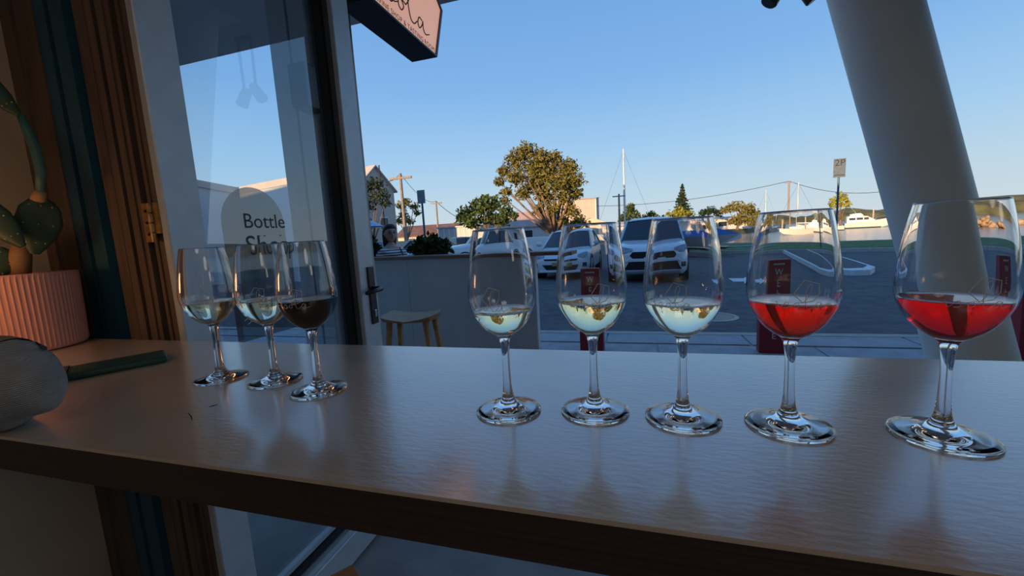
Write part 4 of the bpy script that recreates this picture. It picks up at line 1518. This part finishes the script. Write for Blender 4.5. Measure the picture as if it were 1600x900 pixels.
c1 = ground(882, 437)
car('hatchback_car', 'white hatchback car parked nose on beside the outdoor bar end', (c1.x, c1.y + 2.05, RZ), radians(-4), style='hatch')
c2 = ground(1024, 442)
car('suv_car', 'white sport utility car with large black grille, right of the hatchback', (c2.x, c2.y + 2.2, RZ), radians(-2), L=4.6, W=1.86, H=1.70, hood=1.06, belt=1.10, wsb=1.15, wst=1.85, rft=3.9, rrb=4.35, style='suv', clear=0.22)
c3 = ony(762, 392, 19.5)
car('ute_car', 'white pickup car angled behind the outdoor bar below the bushy tree', (c3.x + 0.25, 19.0, RZ), radians(-50), L=4.7, W=1.88, H=1.78, hood=1.12, belt=1.14, wsb=1.35, wst=1.95, rft=3.35, rrb=3.6, style='ute', clear=0.26)
c4 = ony(703, 383, 30)
car('parked_car', 'small dark silver car parked left of the white pickup', (c4.x, 31, RZ), radians(-40), paint='paint_silver', group='cars parked across the road')
c5 = ony(574, 384, 18)
car('parked_car', 'silver car just left of the striped shirt, behind the shrub', (c5.x, 18.5, RZ), radians(74), paint='paint_silver', group='cars parked across the road')
c6 = ony(645, 380, 19)
car('parked_car', 'dark car with a pale roof between the striped shirt and the wide shrub', (c6.x + 0.3, 21.0, RZ), radians(72), paint='paint_dark', group='cars parked across the road')
# small boat under a blue cover on a trailer, right of the utility car
mat('cover_blue', (0.03, 0.10, 0.32), 0.7)
mat('hull_white', (0.82, 0.80, 0.76), 0.35, var=0.03)
mat('boat_window', (0.05, 0.06, 0.07), 0.1)
mat('pile_wood', (0.52, 0.46, 0.38), 0.85, var=0.2, scale=2)
bp = ony(1086, 384, 19.5)
bt2 = thing('trailer_boat', 'small dinghy under blue cover on a trailer behind the utility car', 'boat', (bp.x, 20, RZ), radians(70))
obj('hull', loft(NB(), [[(0.0, -1.9, 0.75), (0.02, -1.9, 0.95), (-0.02, -1.9, 0.95)], [(0, -1.0, 0.45), (0.6, -1.0, 0.92), (-0.6, -1.0, 0.92)], [(0, 1.6, 0.42), (0.75, 1.6, 0.88), (-0.75, 1.6, 0.88)]]), 'hull_white', bt2)
obj('cover', loft(NB(), [[(0.0, -1.8, 0.93), (0.02, -1.8, 0.95), (-0.02, -1.8, 0.95)], [(0.62, -1.0, 0.92), (0, -1.0, 1.20), (-0.62, -1.0, 0.92)], [(0.77, 1.6, 0.89), (0, 1.6, 1.12), (-0.77, 1.6, 0.89)]]), 'cover_blue', bt2)
obj('trailer', bx(NB(), -0.6, 0.6, -1.4, 1.6, 0.34, 0.42), 'black_metal', bt2)
obj('drawbar', tube(NB(), [(0, -1.4, 0.38), (0, -2.8, 0.42)], 0.03, 6), 'alloy', bt2)
for s in (-1, 1):
    obj('wheel', lathe(NB(), [(0, -0.08), (0.27, -0.08), (0.28, 0), (0.27, 0.08), (0, 0.08)], 20), 'tyre', bt2, loc=(s * 0.72, 0.5, 0.28)).rotation_euler = (0, pi / 2, 0)

# ------------------------------------------------------------------ road furniture
mat('sign_shaded', (0.15, 0.19, 0.23), 0.5)  # sign plates darkened in colour to stand in for shade on them
ip = [ground(*q) for q in ((1212, 393), (1260, 413), (1300, 428), (1330, 431), (1360, 430), (1367, 425), (1342, 416), (1300, 402), (1260, 392))]
ipl = [(q.x, q.y) for q in ip]
isl = thing('traffic_island', 'low traffic island with a white painted kerb in the road', 'traffic island', (0, 0, 0))
obj('kerb', prism(NB(), ipl, RZ, RZ + 0.13), 'road_paint', isl)
cen = Vector((sum(p[0] for p in ipl) / len(ipl), sum(p[1] for p in ipl) / len(ipl)))
obj('infill', prism(NB(), [tuple(cen + (Vector(p) - cen) * 0.86) for p in ipl], RZ + 0.12, RZ + 0.135), 'asphalt', isl)
ar = [ground(*q) for q in ((1138, 435), (1163, 435), (1163, 433), (1178, 438), (1163, 443), (1163, 440), (1146, 440))]
tag(obj('road_arrow', prism(NB(), [(q.x, q.y) for q in ar], RZ - 0.002, RZ + 0.004), 'road_paint'), 'white painted arrow on the dark road surface', 'road marking')
mh = ground(1113, 495)
mo = thing('manhole_cover', 'round iron manhole cover set in the dark road', 'manhole', (mh.x, mh.y, RZ))
obj('ring', lathe(NB(), [(0.30, -0.01), (0.36, -0.01), (0.36, 0.006), (0.30, 0.006)], 32, closed=True), 'kerb_concrete', mo)
obj('lid', lathe(NB(), [(0, -0.01), (0.295, -0.01), (0.295, 0.003), (0, 0.003)], 32), 'black_metal', mo)
for (lab, cxp, topy, boty, Y, wpx, text) in (('parking sign plate on a dark post right of the far trees', 1310, 248, 277, 20.6, 19, 'P'), ('shaded grey parking sign on a dark post above the shrubs', 658, 297, 318, 14.0, 12, '')):
    p1 = ony(cxp, topy, Y)
    p2 = ony(cxp + 1, boty, Y)
    w_ = (ony(cxp + wpx / 2, boty, Y) - ony(cxp - wpx / 2, boty, Y)).length
    zg = 0.04 if text else RZ
    t = thing('parking_sign', lab, 'sign', (p2.x, Y, zg))
    obj('post', tube(NB(), [(0, 0.03, 0), (0, 0.03, p1.z - zg - 0.05)], 0.04, 8), 'frame_blue', t)
    pl_ = obj('plate', bev(bx(NB(), -w_ / 2, w_ / 2, -0.015, 0.0, p2.z - zg, p1.z - zg), 0.006, 1), 'sign_shaded', t)
    if text:
        for ch, dx_ in (('2', -0.09), ('P', 0.10)):
            text_obj('letter', ch, (p1.z - p2.z) * 0.48, 'letter_dark', pl_, frame((dx_, -0.017, p2.z - zg + (p1.z - p2.z) * 0.62), (1, 0, 0), (0, 0, 1)), 0.002)
        obj('band', bx(NB(), -w_ * 0.42, w_ * 0.42, -0.018, -0.015, p2.z - zg + (p1.z - p2.z) * 0.10, p2.z - zg + (p1.z - p2.z) * 0.14), 'letter_dark', pl_)

# power poles and wires
mat('pole_timber', (0.33, 0.26, 0.20), 0.9, var=0.2)
mat('wire', (0.03, 0.03, 0.03), 0.7)
pole_top = []
for (lab, tx_, ty_, bx_, by_, Y, r_, zg) in (('tall timber power pole left of the parking sign', 625, 271, 637, 384, 27, 0.13, RZ), ('thin timber power pole beyond the brown roofs', 681, 314, 687, 372, 55, 0.15, RZ),
                                         ('timber power pole on the far shore left of the anchored boats', 1233, 283, 1233, 345, 105, 0.22, -1.5), ('short timber pole just left of the tall white mast', 967, 303, 968, 372, 62, 0.16, -0.2)):
    a_ = ony(tx_, ty_, Y)
    t = thing('power_pole', lab, 'power pole', (a_.x, Y, zg), 0, 'power poles')
    obj('pole', tube(NB(), [(0, 0, 0), (0, 0, a_.z - zg)], [r_, r_ * 0.8], 8), 'pole_timber', t)
    obj('crossarm', bx(NB(), -0.9, 0.9, -0.06, 0.06, a_.z - zg - 0.4, a_.z - zg - 0.25), 'pole_timber', t)
    pole_top.append(a_)


def wire(label, p, q, sag, r_):
    pts = []
    for i in range(13):
        f_ = i / 12
        v = p.lerp(q, f_)
        v.z -= sag * 4 * f_ * (1 - f_)
        pts.append(tuple(v))
    tag(obj('power_line', tube(NB(), pts, r_, 4), 'wire'), label, 'cable', 'overhead power lines')


wire('overhead wire running down from the tall pole to the thin pole', pole_top[0], pole_top[1], 0.8, 0.022)
wire('overhead wire from the tall pole towards the gabled building', pole_top[0], ony(598, 281, 30), 0.3, 0.022)
wire('overhead wire from the thin pole towards the bushy tree', pole_top[1], ony(745, 347, 60), 0.8, 0.04)
wire('overhead wire from the far shore pole towards the pine', pole_top[2], ony(905, 322, 106), 1.5, 0.05)
wire('overhead wire from the far shore pole to the right behind the column', pole_top[2], ony(1450, 283, 105), 2.5, 0.05)
# antenna mast beside the gabled building
am = ony(592, 258, 30)
tag(obj('antenna', tube(NB(), [(am.x, 30, RZ), (am.x, 30, am.z)], 0.05, 6), 'wire'), 'thin dark aerial mast beside the pink gable', 'antenna')

# ------------------------------------------------------------------ buildings
mat('wall_pink', (0.56, 0.46, 0.41), 0.85, var=0.06, scale=0.6)
mat('wall_cream', (0.66, 0.58, 0.44), 0.85, var=0.06, scale=0.6)
mat('wall_pale', (0.62, 0.60, 0.58), 0.8, var=0.05, scale=0.6)
mat('roof_brown', (0.22, 0.12, 0.085), 0.8, var=0.25, scale=1.5)
mat('roof_pale', (0.60, 0.50, 0.42), 0.7, var=0.1, scale=1)
mat('roof_pink', (0.52, 0.36, 0.32), 0.8, var=0.15, scale=1)
mat('gable_green', (0.22, 0.42, 0.30), 0.8)
mat('window_dark', (0.03, 0.035, 0.045), 0.15)


def house(name, label, loc, rz, L, D, H, ridge, wall, roofm, over=0.25, wins=(), door=None, gablem=None, group=None):
    """Gabled block: ridge along local x, eaves at +-D/2."""
    t = thing(name, label, 'building', loc, rz, group)
    obj('walls', prism_yz(NB(), [(-D / 2, 0), (D / 2, 0), (D / 2, H), (0, H + ridge), (-D / 2, H)], -L / 2, L / 2), wall, t)
    for s in (-1, 1):
        e = D / 2 + over
        zz = H - ridge * over / (D / 2)
        obj('roof_slope', prism_yz(NB(), [(0, H + ridge), (s * e, zz), (s * e, zz + 0.12), (0, H + ridge + 0.12)], -L / 2 - over, L / 2 + over), roofm, t)
    if gablem:
        for s in (-1, 1):
            obj('gable_panel', prism_yz(NB(), [(-D / 2 * 0.9, H + 0.05), (D / 2 * 0.9, H + 0.05), (0, H + ridge * 0.93)], s * L / 2 - 0.04, s * L / 2 + 0.04), gablem, t)
    for (side, u, z, ww, hh_) in wins:
        if side == 'x':
            f_ = obj('window', bx(NB(), L / 2 - 0.02, L / 2 + 0.04, u - ww / 2 - 0.08, u + ww / 2 + 0.08, z - 0.08, z + hh_ + 0.08), 'white_trim', t)
            obj('window_glass', bx(NB(), L / 2 + 0.03, L / 2 + 0.06, u - ww / 2, u + ww / 2, z, z + hh_), 'window_dark', f_)
        else:
            f_ = obj('window', bx(NB(), u - ww / 2 - 0.08, u + ww / 2 + 0.08, -D / 2 - 0.04, -D / 2 + 0.02, z - 0.08, z + hh_ + 0.08), 'white_trim', t)
            obj('window_glass', bx(NB(), u - ww / 2, u + ww / 2, -D / 2 - 0.06, -D / 2 - 0.03, z, z + hh_), 'window_dark', f_)
    return t


# pink gabled building left of centre
ga = ony(584, 260, 32)
gdir = radians(-13)
Lg, Dg = 14.0, 4.2
Hr = ga.z + 0.12
gl = Vector((cos(gdir), sin(gdir)))
house('gabled_building', 'tall pink gabled building with a sunlit roof behind the feathery tree', (ga.x - gl.x * Lg / 2, 32 - gl.y * Lg / 2, RZ), gdir, Lg, Dg, Hr - 1.9, 1.9, 'wall_pink', 'roof_pale', wins=(('x', 0.6, 2.6, 0.9, 1.0), ('x', -1.2, 2.6, 0.7, 1.0), ('y', 3, 2.4, 1.2, 1.2)))
# white building through the door glass
w0 = ony(296, 279, 13.0)
w1 = ony(370, 293, 14.6)
w2 = ony(452, 277, 13.6)
wbt = thing('white_building', 'white rendered building with sunlit parapet seen through the glass door', 'building', (0, 0, 0))
b = NB()
wallp = [(w0.x - 2.5, 12.0, w0.z + 0.3), (w0.x, 13.0, w0.z), (w1.x, 14.6, w1.z), (w2.x, 13.6, w2.z), (w2.x + 2.2, 13.2, w2.z + 0.3)]
fr_ = [b.verts.new((x_, y_, RZ)) for x_, y_, z_ in wallp] 
ft_ = [b.verts.new((x_, y_, z_ - 0.28)) for x_, y_, z_ in wallp]
bk_ = [b.verts.new((x_ - 5, y_ + 4, RZ)) for x_, y_, z_ in wallp]
bkt = [b.verts.new((x_ - 5, y_ + 4, z_ - 0.28)) for x_, y_, z_ in wallp]
for i in range(4):
    b.faces.new((fr_[i], fr_[i + 1], ft_[i + 1], ft_[i]))
    b.faces.new((bk_[i + 1], bk_[i], bkt[i], bkt[i + 1]))
    b.faces.new((ft_[i], ft_[i + 1], bkt[i + 1], bkt[i]))
b.faces.new((fr_[0], ft_[0], bkt[0], bk_[0]))
b.faces.new((fr_[4], bk_[4], bkt[4], ft_[4]))
bmesh.ops.recalc_face_normals(b, faces=b.faces)
obj('walls', b, 'wall_pale', wbt)
for i in range(4):
    a_, c_ = Vector(wallp[i]), Vector(wallp[i + 1])
    b = NB()
    nrm = Vector((0.08, -0.06, 0))
    q = [a_ + nrm, c_ + nrm, c_ - nrm * 3, a_ - nrm * 3]
    lo = [b.verts.new((v.x, v.y, v.z - 0.28)) for v in q]
    hi = [b.verts.new((v.x, v.y, v.z)) for v in q]
    b.faces.new(lo[::-1])
    b.faces.new(hi)
    for k_ in range(4):
        b.faces.new((lo[k_], lo[(k_ + 1) % 4], hi[(k_ + 1) % 4], hi[k_]))
    obj('parapet', b, 'roof_pale', wbt)

q = ony(668, 372, 58)
house('low_house', 'long low house with a brown roof between the power poles', (q.x, 60, -0.2), radians(4), 9.0, 8.0, 2.2, 1.6, 'wall_cream', 'roof_brown', wins=(('y', -2, 0.9, 1.5, 1.0), ('y', 2, 0.9, 1.5, 1.0)))
q = ony(712, 360, 72)
house('green_gabled_house', 'small house with a pale green gable left of the bushy tree', (q.x, 73, -0.2), radians(-62), 8.0, 6.0, 3.0, 1.9, 'wall_cream', 'roof_pale', gablem='gable_green')
q = ony(722, 372, 40)
wr_ = thing('white_shed', 'boxy white shed with ribbed walls behind the white pickup', 'building', (q.x, 41, RZ))
obj('walls', bx(NB(), -2.4, 2.4, -1.6, 1.6, 0, 2.55), 'wall_pale', wr_)
obj('roof', bx(NB(), -2.55, 2.55, -1.75, 1.75, 2.55, 2.68), 'wall_pale', wr_)
for i in range(9):
    obj('wall_rib', bx(NB(), -2.35 + i * 0.58, -2.27 + i * 0.58, -1.64, -1.6, 0.05, 2.5), 'white_trim', wr_)
q = ony(822, 375, 62)
house('cottage', 'cottage with a dusty pink roof partly hidden by the tall tree trunk', (q.x, 63, -0.2), radians(-8), 9.5, 7.0, 2.7, 2.2, 'wall_pale', 'roof_pink', wins=(('y', -2.4, 1.0, 1.3, 1.1), ('y', 1.6, 1.0, 1.3, 1.1)))
q = ony(908, 360, 105)
wh_ = thing('warehouse', 'tall plain pinkish warehouse wall right of the tall tree', 'building', (q.x - 0.5, 108, -0.2))
hw = ony(908, 312, 105).z
obj('walls', prism_yz(NB(), [(-5, 0), (5, 0), (5, hw + 0.9), (-5, hw + 0.1)], -5.5, 4.5), 'wall_pink', wh_)
obj('roof', prism_yz(NB(), [(-5.3, hw + 0.1), (5.3, hw + 0.95), (5.3, hw + 1.1), (-5.3, hw + 0.25)], -5.7, 4.7), 'roof_pink', wh_)
obj('corner_trim', bx(NB(), 4.4, 4.6, -5.1, -4.9, 0, hw), 'white_trim', wh_)
q = ony(926, 365, 84)
house('boat_shed', 'low sunlit cream boat shed in front of the warehouse', (q.x, 86, -0.2), radians(90), 10, 8.5, 2.4, 1.6, 'wall_cream', 'roof_pale', wins=(('y', 0, 1.0, 1.2, 0.9),))
q = ony(1128, 352, 112)
house('shoreline_house', 'white flat looking house on the shore below the broad sunlit tree', (q.x, 115, -0.3), radians(3), 13, 6, 2.6, 0.5, 'wall_pale', 'roof_pale', wins=(('y', -3.5, 0.9, 1.8, 1.1), ('y', 0, 0.9, 1.8, 1.1), ('y', 3.5, 0.9, 1.8, 1.1)))
q = ony(1006, 362, 76)
house('marina_shed', 'long low grey roofed marina shed behind the utility car', (q.x + 1, 78, -0.2), radians(2), 14, 5, 2.2, 0.5, 'wall_pale', 'wall_pale')
# cream garden wall
ca, cb = ony(560, 372, 23.5), ony(712, 372, 29)
d_ = Vector((cb.x - ca.x, cb.y - ca.y))
tag(obj('garden_wall', mov(rot(bx(NB(), -2.0, d_.length, -0.1, 0.1, 0, 1.45), atan2(d_.y, d_.x)), (ca.x, ca.y, RZ)), 'wall_cream'), 'long low cream garden wall behind the parked cars', 'wall')
# clipped hedge behind the shrub
q = ony(667, 378, 12)
hq = thing('hedge', 'clipped dark green rounded hedge behind the wide shrub', 'hedge', (q.x, 12.2, RZ))
foliage('foliage', [((-0.2, 0, 0.75), 0.42, 0.4, 0.75), ((0.25, 0, 0.75), 0.42, 0.4, 0.72)], 0.06, 3.5, 'leaf_dark', hq, 61, shell=0.6)
obj('stem', tube(NB(), [(0, 0, 0), (0, 0, 0.8)], 0.05, 6), 'bark', hq)
# market umbrella
uq = ony(560, 345, 13)
um = thing('market_umbrella', 'pale blue market umbrella open behind the glass door edge', 'umbrella', (uq.x, 13, RZ))
uz = uq.z - RZ
mat('umbrella_cloth', (0.40, 0.50, 0.66), 0.7)
for q_ in range(8):
    a0_, a1_ = 2 * pi * q_ / 8, 2 * pi * (q_ + 1) / 8
    b = NB()
    T_ = b.verts.new((0, 0, uz + 0.06))
    M0 = b.verts.new((0.5 * cos(a0_), 0.5 * sin(a0_), uz - 0.02))
    M1 = b.verts.new((0.5 * cos(a1_), 0.5 * sin(a1_), uz - 0.02))
    B0 = b.verts.new((0.92 * cos(a0_), 0.92 * sin(a0_), uz - 0.24))
    B1 = b.verts.new((0.92 * cos(a1_), 0.92 * sin(a1_), uz - 0.24))
    b.faces.new((T_, M0, M1))
    b.faces.new((M0, B0, B1, M1))
    obj('canopy_panel', b, 'umbrella_cloth', um)
obj('pole', tube(NB(), [(0, 0, 0), (0, 0, uz)], 0.025, 8), 'bar_wood', um)

# ------------------------------------------------------------------ on the water
def cruiser(label, loc, rz, k=1.0, group='boats moored in the bay'):
    t = thing('motor_cruiser', label, 'boat', loc, rz, group)
    # bow towards +x
    st = [(-5.0, 1.45, 0.0, 1.15), (-2.5, 1.6, -0.15, 1.2), (0.5, 1.6, -0.15, 1.4), (3.0, 1.15, 0.0, 1.75), (4.6, 0.45, 0.5, 2.05), (5.3, 0.05, 1.2, 2.2)]
    rg = [[(x_ * k, -w_ * k, zt * k), (x_ * k, -w_ * 0.85 * k, (zb + zt) / 2 * k), (x_ * k, -w_ * 0.5 * k, zb * k), (x_ * k, w_ * 0.5 * k, zb * k), (x_ * k, w_ * 0.85 * k, (zb + zt) / 2 * k), (x_ * k, w_ * k, zt * k)] for x_, w_, zb, zt in st]
    obj('hull', loft(NB(), rg), 'hull_white', t, smooth='auto')
    obj('waterline_stripe', loft(NB(), [[(x_ * k, -w_ * 1.01 * k * 0.80, 0.02), (x_ * k, -w_ * 1.01 * k * 0.84, 0.22 * k), (x_ * k, w_ * 1.01 * k * 0.84, 0.22 * k), (x_ * k, w_ * 1.01 * k * 0.80, 0.02)] for x_, w_, zb, zt in st[:4]]), 'frame_blue', t)
    cb_ = obj('cabin', loft(NB(), [[(x_ * k, -w_ * k, 1.2 * k), (x_ * k, -w_ * 0.82 * k, zt * k), (x_ * k, w_ * 0.82 * k, zt * k), (x_ * k, w_ * k, 1.2 * k)] for x_, w_, zt in ((-3.0, 1.2, 2.7), (-0.5, 1.25, 2.75), (0.6, 1.15, 2.6), (2.0, 0.95, 1.7))]), 'hull_white', t, smooth='auto')
    for (xa, xb_) in ((-2.6, -1.5), (-1.3, -0.2), (0.0, 0.8)):
        obj('cabin_window', bx(NB(), xa * k, xb_ * k, -1.16 * k, -1.05 * k, 1.85 * k, 2.35 * k), 'boat_window', cb_)
    obj('flybridge', loft(NB(), [[(x_ * k, -0.8 * k, 2.7 * k), (x_ * k, -0.75 * k, zt * k), (x_ * k, 0.75 * k, zt * k), (x_ * k, 0.8 * k, 2.7 * k)] for x_, zt in ((-2.4, 3.25), (-0.6, 3.35), (-0.1, 2.9))]), 'hull_white', t)
    obj('aerial', tube(NB(), [(-1.2 * k, 0, 3.2 * k), (-2.6 * k, 0, 5.2 * k)], 0.03 * k, 5), 'hull_white', t)
    obj('bow_rail', tube(NB(), [(1.8 * k, -1.3 * k, 1.55 * k), (2.0 * k, -1.25 * k, 2.2 * k), (4.9 * k, -0.25 * k, 2.75 * k), (5.3 * k, 0, 2.7 * k), (4.9 * k, 0.25 * k, 2.75 * k), (2.0 * k, 1.25 * k, 2.2 * k), (1.8 * k, 1.3 * k, 1.55 * k)], 0.03 * k, 5), 'steel', t)
    return t


q = onz(1348, 356, WZ)
cruiser('white motor cruiser with dark windows just left of the leaning column', (q.x, q.y, WZ), radians(-16), 0.92)
q = onz(1282, 361, WZ)
cruiser('white motor cruiser seen through the rim of the orange red wine glass', (q.x, q.y, WZ), radians(160), 0.72)


def yacht(label, px_, toppy, basepy, Y, zg, L_, rz, group='sailing yachts'):
    top = ony(px_, toppy, Y)
    t = thing('sailing_yacht', label, 'boat', (top.x, Y, zg), rz, group)
    hm_ = top.z - zg
    st = [(-0.5, 0.12, 0.25, 0.9), (-0.25, 0.15, 0.0, 0.9), (0.1, 0.16, 0.0, 1.0), (0.35, 0.09, 0.2, 1.1), (0.5, 0.01, 0.7, 1.2)]
    obj('hull', loft(NB(), [[(x_ * L_, -w_ * L_, zt), (x_ * L_, -w_ * 0.5 * L_, zb), (x_ * L_, w_ * 0.5 * L_, zb), (x_ * L_, w_ * L_, zt)] for x_, w_, zb, zt in st]), 'hull_white', t, smooth='auto')
    obj('cabin', bev(bx(NB(), -0.15 * L_, 0.2 * L_, -0.08 * L_, 0.08 * L_, 0.9, 1.35), 0.08, 2), 'hull_white', t)
    obj('mast', tube(NB(), [(0, 0, 0.95), (0, 0, hm_)], [0.011 * hm_, 0.008 * hm_], 8), 'hull_white', t, smooth=True)
    obj('boom', tube(NB(), [(0, 0, 1.9), (-0.42 * L_, 0, 1.9)], 0.09, 6), 'hull_white', t)
    for s, zf in ((-1, 0.68), (1, 0.68)):
        obj('spreader', tube(NB(), [(0, 0, hm_ * zf), (0, s * 0.5, hm_ * zf)], 0.02, 5), 'hull_white', t)
    for e in ((0.49, 0, 1.2), (-0.49, 0, 0.95), (0, 0.15, 1.0), (0, -0.15, 1.0)):
        obj('stay', tube(NB(), [(0, 0, hm_ * 0.98), (e[0] * L_, e[1] * L_, e[2])], 0.012, 4), 'wire', t)
    return t


yacht('sailing yacht with a very tall white mast behind the utility car', 974, 233, 372, 64, -0.2, 9.0, radians(12))
yacht('moored yacht with a slim bare mast left of the cruisers', 1248, 285, 360, 80, WZ, 7.0, radians(170))
yacht('far yacht with a short faint mast beyond the jetty', 1197, 297, 352, 120, WZ, 8.0, radians(20))

# jetty and mooring piles
jq = onz(1140, 363, WZ)
jt = thing('jetty', 'low timber jetty on pale piles left of the broad sunlit tree', 'jetty', (jq.x, jq.y, WZ))
obj('deck', bx(NB(), -6, 5, -0.8, 0.8, 1.3, 1.5), 'pile_wood', jt)
for i in range(9):
    for yy in (-0.7, 0.7):
        obj('pile', tube(NB(), [(-5.8 + i * 1.32, yy, -0.4), (-5.8 + i * 1.32, yy, 2.3 if i % 2 else 1.35)], 0.17, 7), 'pile_wood', jt)
for i, (px_, top_, bot_, lab) in enumerate(((1187, 344, 360, 'pale mooring pile nearest the jetty'), (1266, 338, 360, 'pale mooring pile at the stern of the nearer cruiser'), (1364, 325, 346, 'thick white mooring pile behind the big cruiser bow'), (1214, 343, 361, 'pale mooring pile left of the slim mast'))):
    a_ = onz(px_, bot_, WZ)
    h_ = ony(px_, top_, a_.y).z - WZ
    tag(obj('mooring_pile', tube(NB(), [(a_.x, a_.y, WZ - 0.3), (a_.x, a_.y, WZ + h_)], 0.24, 8), 'pile_wood'), lab, 'pile', 'mooring piles')

# rock groyne on the right and its mirror ridge of hills
mat('rock', (0.40, 0.27, 0.17), 0.9, var=0.35, scale=0.9, bump=0.6, bscale=4)
gr = thing('rock_groyne', 'heap of orange brown rocks at the water edge right of the column', 'rocks', (onz(1562, 352, WZ).x, onz(1562, 352, WZ).y, WZ))
rk = random.Random(5)
for i in range(42):
    b = NB()
    bmesh.ops.create_icosphere(b, subdivisions=1, radius=1.0)
    for v in b.verts:
        v.co *= rk.uniform(0.75, 1.2)
    s_ = rk.uniform(0.45, 0.85)
    px_ = rk.uniform(-6.0, 6.5)
    pr_ = 1 - abs(px_) / 8
    b.transform(Matrix.Translation((px_, rk.uniform(-1, 1), rk.uniform(0.0, 1.5) * pr_)) @ Matrix.Diagonal((s_ * 1.3, s_, s_ * 0.8, 1)))
    obj('rock', b, 'rock', gr)


def hills(name, label, pts, Y, wz, m):
    """A ridge of land: (px, height above the water in m) along a line at distance Y."""
    rg = []
    r_ = random.Random(len(pts))
    for (px_, h_) in pts:
        c = ony(px_, 340, Y)
        rg.append([(c.x, Y - 14, WZ - 0.2), (c.x, Y - 9, WZ + h_ * 0.55), (c.x, Y, WZ + h_), (c.x, Y + 14, WZ + h_ * 1.15), (c.x, Y + 40, WZ - 0.2)])
    o = struct(name, loft(NB(), rg), m, label=label)
    return o


mat('hill_green', (0.12, 0.12, 0.045), 0.95, var=0.5, scale=0.12, bump=1.0, bscale=0.5)
r_ = random.Random(3)
hp = [(1170 + 14 * i, 4.8 + 1.2 * sin(i * 0.7) + r_.uniform(-0.6, 0.6) + (1.2 if i > 11 else 0)) for i in range(46)]
hills('hills', 'low wooded hills along the far side of the bay', hp, 330, 0, 'hill_green')
# wider sweep of far shore to the right (mirrored in the door glass)
rg = []
for i in range(24):
    a_ = radians(28 + i * 3.0)
    h_ = 6.5 + 1.5 * sin(i * 0.9)
    rg.append([(sin(a_) * d__, cos(a_) * d__, WZ + hh__) for d__, hh__ in ((300, -0.2), (306, h_ * 0.6), (318, h_), (340, h_ * 1.1), (370, -0.2))])
struct('hills_right', loft(NB(), rg), 'hill_green', label='low wooded shore sweeping round to the right of the bay')
